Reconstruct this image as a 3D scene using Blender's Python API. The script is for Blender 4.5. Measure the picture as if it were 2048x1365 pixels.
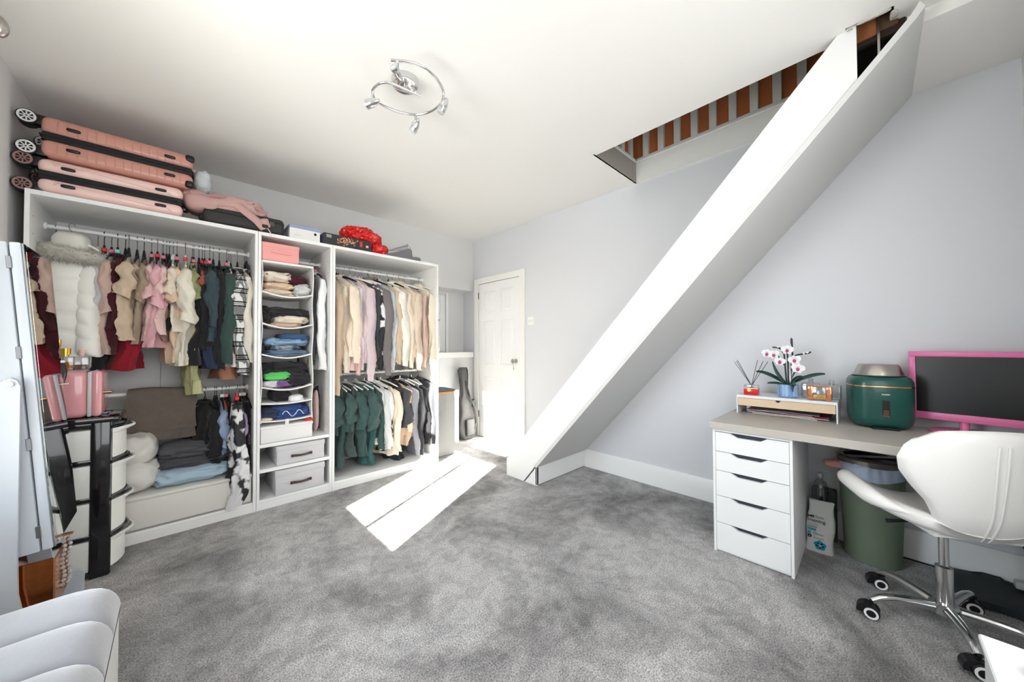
import bpy, bmesh, math, random
from math import sin, cos, pi, radians as RD
from mathutils import Vector, Matrix, noise
SC = bpy.context.scene
for o in list(bpy.data.objects): bpy.data.objects.remove(o)
COL = SC.collection
# ------------------------------------------------------------------ camera
CF, CYAW, CPIT, CROL = 697.7, 0.7674, 0.0174, -0.004
CP = Vector((0.577, -3.0677, 1.1654))
fw = Vector((sin(CYAW)*cos(CPIT), cos(CYAW)*cos(CPIT), sin(CPIT)))
rt0 = Vector((cos(CYAW), -sin(CYAW), 0)); up0 = rt0.cross(fw)
RT = cos(CROL)*rt0 + sin(CROL)*up0; UP = -sin(CROL)*rt0 + cos(CROL)*up0
cam = bpy.data.cameras.new('camera'); cam.sensor_width = 36; cam.lens = CF/2048*36; cam.clip_start = .02
co = bpy.data.objects.new('camera', cam); COL.objects.link(co)
co.matrix_world = Matrix(((RT.x, UP.x, -fw.x, CP.x), (RT.y, UP.y, -fw.y, CP.y), (RT.z, UP.z, -fw.z, CP.z), (0, 0, 0, 1)))
SC.camera = co
def at(u, v, ax, val):
    "point where the sight line of photo pixel (u, v) meets the plane axis = val (used to measure the room)"
    d = RT*((u-1024)/CF) - UP*((v-682.5)/CF) + fw
    return CP + d*((val-CP[ax])/d[ax])
# ------------------------------------------------------------------ light
SC.view_settings.view_transform = 'Standard'; SC.view_settings.look = 'None'
SC.view_settings.gamma = 1; SC.view_settings.use_curve_mapping = False
SC.view_settings.exposure = 2.34
W = bpy.data.worlds.new('sky'); SC.world = W; W.use_nodes = True
wn = W.node_tree.nodes; wl = W.node_tree.links
bg = wn['Background']
sky = wn.new('ShaderNodeTexSky'); sky.sky_type = 'NISHITA'; sky.sun_disc = False
sky.sun_elevation = RD(23.7); sky.sun_rotation = RD(244); sky.air_density = 1.0; sky.dust_density = 1.5
wl.new(sky.outputs[0], bg.inputs[0]); bg.inputs[1].default_value = .09
sl = bpy.data.lights.new('sun', 'SUN'); sl.energy = 14.2; sl.angle = RD(.55); sl.color = (1, .945, .86)
so = bpy.data.objects.new('sun', sl); COL.objects.link(so)
so.rotation_euler = Vector((1.41, .69, -.62)).to_track_quat('-Z', 'Y').to_euler()
al = bpy.data.lights.new('window_skylight', 'AREA'); al.shape = 'RECTANGLE'; al.size = 2.8; al.size_y = 3.0
al.energy = 64; al.color = (.86, .93, 1.0)
ao = bpy.data.objects.new('window_skylight', al); COL.objects.link(ao)
ao.location = (-1.5, -1.7, 1.9); ao.rotation_euler = (0, RD(-90), 0)
a2 = bpy.data.lights.new('rear_fill', 'AREA'); a2.shape = 'RECTANGLE'; a2.size = 2.2; a2.size_y = 1.5  # added fill lamp at the near wall, which has no window
a2.energy = 8; a2.color = (.96, .97, 1.0)
o2 = bpy.data.objects.new('rear_fill', a2); COL.objects.link(o2)
o2.location = (1.15, -3.56, 1.45); o2.rotation_euler = (RD(90), 0, 0)
# ------------------------------------------------------------------ materials
def lin(c): return tuple(((x/255)/12.92 if x <= 10 else (((x/255)+.055)/1.055)**2.4) for x in c)
MATS = {}
def M(name, c=(200, 200, 200), r=.5, m=0, var=0, vs=8, bump=0, bs=60, coat=0, tr=0, ior=1.45, alpha=1, sheen=0, emit=0):
    if name in MATS: return MATS[name]
    mt = bpy.data.materials.new(name); mt.use_nodes = True
    nt = mt.node_tree; p = nt.nodes['Principled BSDF']
    c4 = (*lin(c), 1)
    p.inputs['Base Color'].default_value = c4; p.inputs['Roughness'].default_value = r; p.inputs['Metallic'].default_value = m
    p.inputs['Coat Weight'].default_value = coat; p.inputs['Transmission Weight'].default_value = tr
    p.inputs['IOR'].default_value = ior; p.inputs['Alpha'].default_value = alpha; p.inputs['Sheen Weight'].default_value = sheen
    if var or bump:
        tc = nt.nodes.new('ShaderNodeTexCoord')
    if var:
        n = nt.nodes.new('ShaderNodeTexNoise'); n.inputs['Scale'].default_value = vs; n.inputs['Detail'].default_value = 4
        nt.links.new(tc.outputs['Object'], n.inputs['Vector'])
        mx = nt.nodes.new('ShaderNodeMix'); mx.data_type = 'RGBA'
        mx.inputs[6].default_value = (*[x*(1-var) for x in c4[:3]], 1); mx.inputs[7].default_value = (*[min(1, x*(1+var)) for x in c4[:3]], 1)
        nt.links.new(n.outputs['Fac'], mx.inputs[0]); nt.links.new(mx.outputs[2], p.inputs['Base Color'])
    if bump:
        n2 = nt.nodes.new('ShaderNodeTexNoise'); n2.inputs['Scale'].default_value = bs; n2.inputs['Detail'].default_value = 3
        nt.links.new(tc.outputs['Object'], n2.inputs['Vector'])
        b = nt.nodes.new('ShaderNodeBump'); b.inputs['Strength'].default_value = bump; b.inputs['Distance'].default_value = .01
        nt.links.new(n2.outputs['Fac'], b.inputs['Height']); nt.links.new(b.outputs['Normal'], p.inputs['Normal'])
    MATS[name] = mt
    return mt
def cloth(name, c, var=.1): return M('cloth_'+name, c, .95, 0, var, 9, .55, 17, sheen=.12)
def two_tone(name, c1, c2, scale=14, lo=.48, hi=.52, r=.8, voro=False, stripes=None):
    if name in MATS: return MATS[name]
    mt = M(name, c1, r); nt = mt.node_tree; p = nt.nodes['Principled BSDF']
    tc = nt.nodes.new('ShaderNodeTexCoord')
    cr = nt.nodes.new('ShaderNodeValToRGB')
    cr.color_ramp.elements[0].position = lo; cr.color_ramp.elements[1].position = hi
    cr.color_ramp.elements[0].color = (*lin(c1), 1); cr.color_ramp.elements[1].color = (*lin(c2), 1)
    n = nt.nodes.new('ShaderNodeTexVoronoi' if voro else 'ShaderNodeTexNoise'); n.inputs['Scale'].default_value = scale
    nt.links.new(tc.outputs['Object'], n.inputs['Vector']); nt.links.new(n.outputs[0], cr.inputs[0])
    nt.links.new(cr.outputs[0], p.inputs['Base Color'])
    return mt
# ------------------------------------------------------------------ mesh builder
def rnd(seed): return random.Random(seed)
class B:
    def __init__(s): s.v = []; s.f = []
    def add(s, vs, fs):
        k = len(s.v); s.v += [tuple(v) for v in vs]; s.f += [tuple(i+k for i in f) for f in fs]; return s
    def box(s, a, b, bev=0, seg=2, rot=None, piv=None):
        a = Vector(a); b = Vector(b)
        if bev <= 0:
            vs = [Vector((x, y, z)) for z in (a.z, b.z) for y in (a.y, b.y) for x in (a.x, b.x)]
            fs = [(0, 2, 3, 1), (4, 5, 7, 6), (0, 1, 5, 4), (1, 3, 7, 5), (3, 2, 6, 7), (2, 0, 4, 6)]
        else:
            bm = bmesh.new(); bmesh.ops.create_cube(bm, size=1)
            for v in bm.verts: v.co = Vector(((a[i]+b[i])/2 + v.co[i]*(b[i]-a[i]) for i in range(3)))
            bmesh.ops.bevel(bm, geom=bm.edges[:], offset=bev, segments=seg, affect='EDGES', profile=.5)
            bm.verts.index_update()
            vs = [v.co.copy() for v in bm.verts]; fs = [tuple(v.index for v in f.verts) for f in bm.faces]; bm.free()
        if rot is not None:
            c = Vector(piv) if piv is not None else (a+b)/2
            vs = [rot @ (v-c) + c for v in vs]
        return s.add(vs, fs)
    def loft(s, rings, cap0=True, cap1=True, closed=True):
        n = len(rings[0]); k = len(s.v); vs = [p for r in rings for p in r]; fs = []
        for i in range(len(rings)-1):
            for j in range(n if closed else n-1):
                a = i*n+j; b = i*n+(j+1) % n; fs.append((a, b, b+n, a+n))
        if cap0: fs.append(tuple(reversed(range(n))))
        if cap1: fs.append(tuple(range((len(rings)-1)*n, len(rings)*n)))
        return s.add(vs, fs)
    def tube(s, pts, r, n=10, cap=True, sx=1.0, updir=None):
        pts = [Vector(p) for p in pts]; rings = []; N = len(pts)
        rs = r if hasattr(r, '__len__') else [r]*N
        pu = None
        for i, p in enumerate(pts):
            t = (pts[min(i+1, N-1)]-pts[max(i-1, 0)]).normalized()
            if pu is None:
                u = Vector(updir) if updir else (Vector((0, 0, 1)) if abs(t.z) < .9 else Vector((1, 0, 0)))
            else: u = pu
            u = (u - t*u.dot(t)).normalized(); pu = u; w = t.cross(u)
            rings.append([p + (w*cos(2*pi*j/n)*sx + u*sin(2*pi*j/n))*rs[i] for j in range(n)])
        return s.loft(rings, cap, cap)
    def cyl(s, p0, p1, r0, r1=None, n=20, cap=True): return s.tube([p0, p1], [r0, r0 if r1 is None else r1], n, cap)
    def lathe(s, prof, c=(0, 0, 0), n=28, M4=None, sy=1.0):
        c = Vector(c); rings = []
        for r, z in prof:
            ring = [Vector((max(r, 1e-4)*cos(2*pi*j/n), max(r, 1e-4)*sin(2*pi*j/n)*sy, z)) for j in range(n)]
            if M4 is not None: ring = [M4 @ p for p in ring]
            rings.append([p+c for p in ring])
        return s.loft(rings)
    def ring(s, prof, c=(0, 0, 0), n=28, M4=None):
        c = Vector(c); rings = []
        for r, z in prof+prof[:1]:
            rg = [Vector((r*cos(2*pi*j/n), r*sin(2*pi*j/n), z)) for j in range(n)]
            if M4 is not None: rg = [M4 @ p for p in rg]
            rings.append([p+c for p in rg])
        return s.loft(rings, False, False)
    def prism(s, poly, ax, a0, a1):
        def mk(p, a):
            q = [0, 0, 0]; o = [i for i in range(3) if i != ax]; q[o[0]] = p[0]; q[o[1]] = p[1]; q[ax] = a; return Vector(q)
        return s.loft([[mk(p, a0) for p in poly], [mk(p, a1) for p in poly]])
    def lump(s, c, r, e=(.7, .7), amp=.12, fs=5, seed=0, nu=28, nv=16, flat=None, rz=0, ridge=True):
        sp = lambda x, k: math.copysign(abs(x)**k, x)
        rings = []; o = Vector((seed*3.7, seed*1.3, seed*2.1)); cc, sn = cos(rz), sin(rz)
        for i in range(nv+1):
            a = -pi/2 + pi*i/nv; ring = []
            ca = max(cos(a), .02)
            for j in range(nu):
                u = 2*pi*j/nu
                d = Vector((sp(ca, e[0])*sp(cos(u), e[1]), sp(ca, e[0])*sp(sin(u), e[1]), sp(sin(a), e[0])))
                p = Vector((d.x*r[0], d.y*r[1], d.z*r[2]))
                q = p*fs + o
                h = noise.noise(q)*.6 + noise.noise(q*2.3)*.3
                if ridge: h = .45-abs(h)*1.6
                k = 1+amp*h
                p = Vector((p.x*(1+amp*h*.5), p.y*(1+amp*h*.5), p.z*k + amp*h*.25*r[2]))
                if flat is not None: p.z = max(p.z, flat)
                ring.append(Vector((p.x*cc-p.y*sn, p.x*sn+p.y*cc, p.z)) + Vector(c))
            rings.append(ring)
        return s.loft(rings)
    def pile(s, c, r, amp, seed, nu=46, nv=26):
        "a folded, creased piece of cloth: rounded block with stacked fold lines and wrinkles"
        sp = lambda x, k: math.copysign(abs(x)**k, x)
        rings = []; c = Vector(c); R_ = random.Random(seed); nl = max(1.0, min(4, round(r[2]/.013))); k1, k2, p1 = R_.uniform(14, 24), R_.uniform(20, 34), R_.uniform(0, 6)
        for i in range(nv+1):
            a = -pi/2+pi*i/nv; ca = max(cos(a), .02); ring = []
            for j in range(nu):
                u = 2*pi*j/nu
                p = Vector((sp(ca, .5)*sp(cos(u), .45)*r[0], sp(ca, .5)*sp(sin(u), .45)*r[1], sp(sin(a), .75)*r[2]))
                w = noise.noise(Vector((p.x*k1+seed*3.3, p.y*9, p.z*k2*1.6+p1)))
                w2 = noise.noise(Vector((p.x*38+p.z*60, p.y*20+seed, p.z*55)))
                zz = p.z+.35*r[2]*noise.noise(Vector((p.x*11, p.y*8, seed*2.7)))
                crease = abs(sin(pi*nl*(zz/r[2]*.5+.5)))**.5
                d = 1+amp*(.55*(.4-abs(w)*1.5)+.18*w2)*.9
                side = ca**.4
                q = Vector((p.x*(d*.6+.4), p.y*d, p.z*(.55+.45*d)+amp*.5*r[2]*w*ca))
                q.y += (1-crease)*.010*(1 if q.y < 0 else -1)*side
                q.z += .010*amp*noise.noise(Vector((p.x*26+seed, p.y*12, 2)))
                ring.append(q+c)
            rings.append(ring)
        return s.loft(rings)
    def sheet(s, f, nu, nv, th=0):
        "grid surface f(u,v) u,v in 0..1; th gives it thickness along its normal"
        g = [[Vector(f(i/nu, j/nv)) for i in range(nu+1)] for j in range(nv+1)]
        top = []; bot = []
        for j in range(nv+1):
            for i in range(nu+1):
                du = g[j][min(i+1, nu)]-g[j][max(i-1, 0)]; dv = g[min(j+1, nv)][i]-g[max(j-1, 0)][i]
                nrm = du.cross(dv); nrm = nrm.normalized() if nrm.length > 1e-9 else Vector((0, 0, 1))
                t_ = th(i/nu, j/nv) if callable(th) else th
                top.append(g[j][i]+nrm*t_/2); bot.append(g[j][i]-nrm*t_/2)
        w = nu+1; fs = [(j*w+i, j*w+i+1, (j+1)*w+i+1, (j+1)*w+i) for j in range(nv) for i in range(nu)]
        if not th: return s.add([p for r in g for p in r], fs)
        K = len(top); fb = [tuple(reversed([x+K for x in q])) for q in fs]
        bd = [i for i in range(w)] + [j*w+nu for j in range(1, nv+1)] + [nv*w+i for i in range(nu-1, -1, -1)] + [j*w for j in range(nv-1, 0, -1)]
        sd = [(bd[k], bd[k]+K, bd[(k+1) % len(bd)]+K, bd[(k+1) % len(bd)]) for k in range(len(bd))]
        return s.add(top+bot, fs+fb+[tuple(reversed(q)) for q in sd])
    def xf(s, m): s.v = [tuple(m @ Vector(p)) for p in s.v]; return s
    def obj(s, name, mat, parent=None, smooth=35):
        me = bpy.data.meshes.new(name); me.from_pydata(s.v, [], s.f); me.update()
        bm = bmesh.new(); bm.from_mesh(me); bmesh.ops.recalc_face_normals(bm, faces=bm.faces[:]); bm.to_mesh(me); bm.free()
        if smooth:
            me.shade_smooth()
            if smooth < 180: me.set_sharp_from_angle(angle=RD(smooth))
        me.materials.append(mat)
        o = bpy.data.objects.new(name, me); COL.objects.link(o)
        if parent: o.parent = parent
        return o
def tag(o, label=None, cat=None, group=None, kind=None):
    if label: o['label'] = label
    if cat: o['category'] = cat
    if group: o['group'] = group
    if kind: o['kind'] = kind
    return o
def thing(name, label, cat, loc=(0, 0, 0), rz=0, group=None, rot=None):
    o = bpy.data.objects.new(name, None); COL.objects.link(o); o.empty_display_size = .05
    o.location = loc; o.rotation_euler = rot if rot else (0, 0, rz)
    return tag(o, label, cat, group)
def struct(name, b, mat, parent=None, smooth=35):
    o = b.obj(name, mat, parent, smooth)
    if not parent: o['kind'] = 'structure'
    return o
def text(name, body, size, mat, parent, M4, bold=0, extrude=.0004, align='LEFT', spacing=1.0):
    cu = bpy.data.curves.new(name, 'FONT'); cu.body = body; cu.size = size; cu.extrude = extrude; cu.offset = bold
    cu.align_x = align; cu.space_character = spacing; cu.resolution_u = 2
    t = bpy.data.objects.new('tmp', cu); COL.objects.link(t)
    bpy.context.view_layer.update()
    me = bpy.data.meshes.new_from_object(t.evaluated_get(bpy.context.evaluated_depsgraph_get()))
    bpy.data.objects.remove(t); me.transform(M4); me.materials.clear(); me.materials.append(mat); me.name = name
    o = bpy.data.objects.new(name, me); COL.objects.link(o); o.parent = parent
    return o
def frame_m(o, x, y, z):
    x, y, z = Vector(x).normalized(), Vector(y).normalized(), Vector(z).normalized()
    return Matrix(((x.x, y.x, z.x, o[0]), (x.y, y.y, z.y, o[1]), (x.z, y.z, z.z, o[2]), (0, 0, 0, 1)))
# palette
WHITE = M('white_paint', (236, 236, 233), .45)
WALLM = M('wall_paint', (222, 221, 219), .7, bump=.03, bs=120)
CEILM = M('ceiling_paint', (238, 236, 231), .8, bump=.03, bs=90)
GLOSSW = M('white_gloss', (240, 240, 238), .3)
LAM = M('white_laminate', (238, 238, 236), .35)
CHROME = M('chrome', (215, 215, 215), .12, 1)
STEEL = M('brushed_steel', (190, 185, 178), .3, 1)
BLACK = M('black_plastic', (24, 24, 26), .35)
BLACKR = M('black_rubber', (28, 28, 29), .7)
DARK = M('dark_grey', (62, 62, 64), .6)
GLASS = M('clear_glass', (250, 252, 252), .02, tr=1, ior=1.45)
def thin_glass(name, c=(250, 252, 253), fac=.08):
    mt = bpy.data.materials.new(name); mt.use_nodes = True; nt = mt.node_tree
    a = nt.nodes.new('ShaderNodeBsdfTransparent'); a.inputs[0].default_value = (*lin(c), 1)
    g = nt.nodes.new('ShaderNodeBsdfGlossy'); g.inputs['Roughness'].default_value = .03
    lw = nt.nodes.new('ShaderNodeLayerWeight'); lw.inputs[0].default_value = .25
    ma = nt.nodes.new('ShaderNodeMath'); ma.operation = 'MULTIPLY_ADD'; ma.inputs[1].default_value = .7; ma.inputs[2].default_value = fac
    nt.links.new(lw.outputs['Facing'], ma.inputs[0])
    mx = nt.nodes.new('ShaderNodeMixShader'); nt.links.new(ma.outputs[0], mx.inputs[0])
    nt.links.new(a.outputs[0], mx.inputs[1]); nt.links.new(g.outputs[0], mx.inputs[2])
    nt.links.new(mx.outputs[0], nt.nodes['Material Output'].inputs[0]); return mt
PANE = thin_glass('window_glass', (252, 254, 255), .02)
CLEAR = thin_glass('clear_thin_glass', (240, 244, 245), .12)
# ------------------------------------------------------------------ room shell
H, XB, YA, XL, YN, YAL = 2.60, 3.48, .70, -.05, -3.58, .92
# carpet
cm = bpy.data.materials.new('grey_carpet'); cm.use_nodes = True
nt = cm.node_tree; pb = nt.nodes['Principled BSDF']; pb.inputs['Roughness'].default_value = 1; pb.inputs['Sheen Weight'].default_value = .2
pb.inputs['Specular IOR Level'].default_value = .1
tc = nt.nodes.new('ShaderNodeTexCoord')
def nz(scale, det=4, dist=0, rough=.6):
    n = nt.nodes.new('ShaderNodeTexNoise'); n.inputs['Scale'].default_value = scale; n.inputs['Detail'].default_value = det
    n.inputs['Distortion'].default_value = dist; n.inputs['Roughness'].default_value = rough
    nt.links.new(tc.outputs['Object'], n.inputs['Vector']); return n
n1 = nz(1.5, 6, .6, .64); n2 = nz(170, 3); n3 = nz(13, 4, .9)
def ramp(src, p0, c0, p1, c1):
    r_ = nt.nodes.new('ShaderNodeValToRGB'); e = r_.color_ramp.elements
    e[0].position = p0; e[0].color = (*c0, 1); e[1].position = p1; e[1].color = (*c1, 1)
    nt.links.new(src.outputs['Fac'], r_.inputs[0]); return r_
def mul(a, b, fac=1):
    m_ = nt.nodes.new('ShaderNodeMix'); m_.data_type = 'RGBA'; m_.blend_type = 'MULTIPLY'; m_.inputs[0].default_value = fac
    nt.links.new(a.outputs[0] if a.bl_idname != 'ShaderNodeMix' else a.outputs[2], m_.inputs[6])
    nt.links.new(b.outputs[0], m_.inputs[7]); return m_
r1 = ramp(n1, .36, (.205, .197, .194), .58, (.57, .555, .544))
r2 = ramp(n2, .34, (.40, .40, .40), .64, (1.38, 1.38, 1.38))
r3 = ramp(n3, .34, (.76, .76, .76), .58, (1.08, 1.08, 1.08))
mm = mul(mul(r1, r2), r3)
nt.links.new(mm.outputs[2], pb.inputs['Base Color'])
bp = nt.nodes.new('ShaderNodeBump'); bp.inputs['Strength'].default_value = .9; bp.inputs['Distance'].default_value = .012
nt.links.new(n2.outputs['Fac'], bp.inputs['Height']); nt.links.new(bp.outputs['Normal'], pb.inputs['Normal'])
struct('floor', B().box((XL-.1, YN-.1, -.12), (XB+.1, YAL+.1, 0)), cm)
# ceiling with the loft opening (x 2.83..3.48, y -2.92..-1.645) and the torn hole beside the stair head
cb = B(); T = H+.14
OX, OY0, OY1 = 2.83, -2.93, -1.645
def slab(x0, y0, x1, y1, z0=H): cb.box((x0, y0, z0), (x1, y1, T))
slab(XL-.1, YN-.1, 2.745, YAL+.1)
slab(2.745, OY1, XB+.1, YAL+.1)
slab(2.745, OY0, OX, OY1)
slab(2.745, -3.0, 2.775, OY0); slab(2.775, -2.99, XB+.1, OY0)
slab(2.745, YN-.1, 2.86, -3.15)
slab(2.86, YN-.1, XB+.1, -3.19, H-.055)
struct('ceiling', cb, CEILM, smooth=0)
# torn plaster edges and the brown laths and timber showing in the hole
WOODB = M('raw_brown_timber', (150, 92, 52), .8, 0, .3, 20, .4, 40)
DKW = M('dark_roof_void', (52, 40, 32), .9, 0, .3, 12)
PL = M('broken_plaster', (196, 194, 184), .9, 0, .15, 30, .5, 60)
# loft stairwell seen through the opening
st = thing('loft_stairwell', 'raised ceiling opening above the boxed stair, white battens over rust-brown boards', 'stairwell', (OX, OY1, H))
def S(b, n, m, sm=0): return b.xf(Matrix.Translation((-OX, -OY1, -H))).obj(n, m, st, sm)
GREYP = M('grey_white_paint', (232, 231, 226), .55)
S(B().box((XB-.012, -2.93, H), (XB+.02, OY1, H+.17)), 'side_lining', GREYP)
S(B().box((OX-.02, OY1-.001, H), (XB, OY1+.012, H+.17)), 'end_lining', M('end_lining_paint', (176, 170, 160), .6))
S(B().box((XB-.022, -2.93, H+.172), (XB+.03, OY1, H+.192), .004, 1).box((XB-.005, -2.93, H+.195), (XB+.05, OY1, H+.215), .004, 1), 'side_ledge', GREYP, 35)
S(B().box((OX-.02, OY1-.008, H+.172), (XB-.02, OY1+.03, H+.192), .004, 1).box((OX-.02, OY1+.002, H+.195), (XB, OY1+.04, H+.212), .004, 1), 'end_ledge', GREYP, 35)
RUST = M('rust_brown_board', (192, 114, 68), .7, 0, .15, 6)
for i in range(10):
    y0 = -1.727 - i*.1305
    S(B().box((XB-.002, y0-.024, H+.215), (XB+.028, y0+.024, H+.95)), 'batten', GREYP)
    S(B().box((XB+.03, y0-.105, H+.215), (XB+.045, y0+.02, H+.95)), 'board', RUST)
S(B().box((XB+.03, -1.72, H+.215), (XB+.045, OY1+.05, H+.95)), 'board', RUST)
for i in range(4):
    x0 = XB-.06-i*.15
    S(B().box((x0-.024, OY1+.012, H+.212), (x0+.024, OY1+.036, H+.95)), 'batten', GREYP)
    S(B().box((x0-.13, OY1+.04, H+.212), (x0+.02, OY1+.055, H+.95)), 'board', RUST)
# shaft closing the loft above
struct('wall_loft', B().box((2.5, -3.6, H+.95), (XB+.1, -1.5, H+1.0)).box((2.5, -3.6, T), (2.6, -1.5, H+.95)).box((2.5, -3.66, T), (XB+.1, -3.6, H+.95)).box((XB+.05, -3.6, T), (XB+.1, -1.5, H+.95)).box((2.5, -1.56, T), (XB+.1, -1.5, H+.95)), DKW, smooth=0)
hl = thing('ceiling_hole', 'ragged hole in the ceiling by the stair head showing brown lath and timber', 'hole', (2.80, -3.07, H))
def Hh(b, n, m, sm=0): return b.xf(Matrix.Translation((-2.80, 3.07, -H))).obj(n, m, hl, sm)
Hh(B().box((2.85, -3.185, H-.05), (2.875, -2.96, H+.10)).box((2.74, -3.2, H+.10), (3.3, -2.95, H+.12)), 'lath_board', DKW)
Hh(B().box((2.835, -3.10, H-.03), (2.85, -3.025, H+.075), .003, 1), 'lath', WOODB, 35)
Hh(B().box((2.84, -3.165, H-.02), (2.855, -3.105, H+.045), .003, 1), 'lath', M('dark_lath', (92, 66, 46), .9))
Hh(B().box((2.825, -3.108, H-.15), (2.85, -3.10, H+.08)), 'metal_strap', STEEL)
Hh(B().lump((2.79, -3.015, H-.004), (.03, .012, .006), amp=.5, fs=30, seed=4).lump((2.80, -3.15, H-.004), (.03, .012, .006), amp=.5, fs=30, seed=5).lump((2.752, -3.09, H-.002), (.008, .05, .005), amp=.5, fs=30, seed=6), 'plaster_edge', PL, 60)
# walls
fx, fy0, fy1, fz0, fz1 = -.10, -1.96, -1.105, .64, 2.19   # left window opening
wb = B()
wb.box((XL-.12, YN-.1, -.1), (XL, fy0, T)).box((XL-.12, fy1, -.1), (XL, YAL+.1, T)).box((XL-.12, fy0, -.1), (XL, fy1, fz0)).box((XL-.12, fy0, fz1), (XL, fy1, T))
struct('wall_left', wb, WALLM, smooth=0)
struct('wall_near', B().box((XL-.12, YN-.1, -.1), (XB+.1, YN, H)), WALLM, smooth=0)
struct('wall_right', B().box((XB, YN-.1, -.1), (XB+.1, YAL+.1, H)), M('wall_paint_skylit', (218, 219, 222), .7, bump=.03, bs=120), smooth=0)  # bluish skylight on this wall is put into its cooler colour
AX = 2.42
bb = B().box((XL-.1, YA, -.1), (AX, YA+.1, H+.02)).box((AX, YA, -.1), (XB+.05, YA+.1, 1.03)).box((AX, YA, 1.925), (XB+.05, YAL+.1, H+.02))
bb.box((AX-.05, YA+.05, 1.0), (AX, YAL+.1, 1.95))
# alcove back wall around its window (x 2.5..3.07, z 1.11..1.86)
bb.box((3.19, YAL, .9), (XB+.05, YAL+.1, 1.93)).box((AX, YAL, .9), (2.5, YAL+.1, 1.93)).box((2.5, YAL, .9), (3.19, YAL+.1, 1.11)).box((2.5, YAL, 1.87), (3.19, YAL+.1, 1.93)).box((AX, YA+.05, .9), (XB+.05, YAL+.05, 1.03))
struct('wall_back', bb, WALLM, smooth=0)
sw = B().box((AX, .652, 1.03), (3.455, YAL, 1.102), .004, 1)
struct('trim_1', sw, M('sill_paint', (240, 239, 234), .45))
def window(n, org, u, v, w, h, mull, trans, d=.05, fw_=.045):
    "frame in plane spanned by u (horizontal) and z; children: frame, panes"
    u = Vector(u); nrm = Vector(v); org = Vector(org)
    def bx(b, a0, z0, a1, z1, t0, t1, bev=.004):
        p = [org+u*a0+Vector((0, 0, z0))+nrm*t0, org+u*a1+Vector((0, 0, z1))+nrm*t1]
        lo = Vector((min(p[0][i], p[1][i]) for i in range(3))); hi = Vector((max(p[0][i], p[1][i]) for i in range(3)))
        return b.box(lo, hi, bev, 1)
    b = B(); bx(b, 0, 0, fw_, h, 0, d); bx(b, w-fw_, 0, w, h, 0, d); bx(b, fw_-.003, 0, w-fw_+.003, fw_, .002, d-.002); bx(b, fw_-.003, h-fw_, w-fw_+.003, h, .002, d-.002)
    for m0, m1 in mull: bx(b, m0, .01, m1, h-.01, .006, d-.006)
    for t0, t1 in trans: bx(b, fw_-.003, t0, w-fw_+.003, t1, .003, d-.003)
    o = struct(n, b, M('window_frame_white', (240, 240, 238), .35))
    g = B(); bx(g, fw_*.5, fw_*.5, w-fw_*.5, h-fw_*.5, d*.45, d*.55, 0); g.obj('pane', PANE, o, 0)
    return o
# left window: panes y -1.93..-1.137, z .684..1.302 and 1.407..2.149, thin mullion at y -1.538
window('window_1', (-.125, -1.96, .64), (0, 1, 0), (1, 0, 0), .855, 1.55, [(.412, .432)], [(.662, .767)], .05, .035)
window('window_2', (2.5, YAL+.01, 1.11), (1, 0, 0), (0, 1, 0), .69, .76, [], [(.402, .508)], .06, .088)
B().box((2.98, YAL+.004, 1.522), (3.09, YAL+.012, 1.534)).obj('vent_gap', M('gap_dark', (60, 60, 62), .7), bpy.data.objects['window_2'], 0)
struct('trim_2', B().box((3.19, YAL-.012, 1.103), (3.222, YAL+.004, 1.90), .003, 1), GLOSSW)
struct('trim_3', B().box((XL-.02, fy0-.03, fz0-.035), (XL+.10, fy1+.03, fz0-.005), .006, 2), GLOSSW)
# outside ground, sunlit, seen through nothing but lighting the ceiling
struct('ground', B().box((-14, -12, -.6), (-.2, 12, -.5)), M('outside_paving', (190, 184, 172), .9, 0, .15, 2), smooth=0)
# skirting
struct('baseboard_right', B().prism([(XB, 0), (XB, .166), (XB-.012, .166), (XB-.02, .150), (XB-.02, 0)], 1, YN, -1.07), GLOSSW)
struct('baseboard_near', B().box((1.0, YN, 0), (XB-.02, YN+.018, .16), .004, 1), GLOSSW)
struct('baseboard_left', B().box((XL, YN, 0), (XL+.018, .68, .16), .004, 1), GLOSSW)
# ------------------------------------------------------------------ boxed stair
sx = 2.765
stc = thing('boxed_staircase', 'boxed-in white staircase slanting from carpet up to ceiling opening', 'staircase', (sx, -1.0, 0))
def K(b, n, m, sm=0): return b.xf(Matrix.Translation((-sx, 1.0, 0))).obj(n, m, stc, sm)
CHK = M('stair_white', (238, 238, 236), .5)
lowz = lambda y: .186+1.115*(-1.092-y); upz = lambda y: .149+1.09*(-.724-y)
cheek = [(-.724, 0), (-.724, .149), (-2.972, 2.6), (-3.035, 2.62), (-3.035, lowz(-3.035)+.01), (-1.10, lowz(-1.10)), (-.935, .0)]
K(B().prism(cheek, 0, sx, sx+.02), 'cheek_panel', CHK)
K(B().prism([(-.952, 0), (-1.092, .163), (-1.092, 0)], 0, sx, sx+.02), 'toe_panel', CHK)
K(B().prism([(-1.07, .166), (-3.193, 2.53), (-3.22, 2.575), (-3.235, 2.545), (-3.21, 2.51), (-1.095, .155)], 0, sx-.012, XB), 'soffit_panel', M('soffit_shaded_white', (214, 214, 211), .6))  # greyer than the cheek: shade of the underside put into its colour
K(B().box((sx, -1.092, .004), (XB-.02, -1.075, .167), .003, 1), 'end_board', GLOSSW, 35)
K(B().box((sx+.02, -.745, 0), (XB, -.724, .149)).prism([(-.73, .14), (-2.93, 2.55), (-2.93, 2.52), (-.745, .12)], 0, sx+.02, XB-.02), 'riser_panel', CHK)
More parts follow.
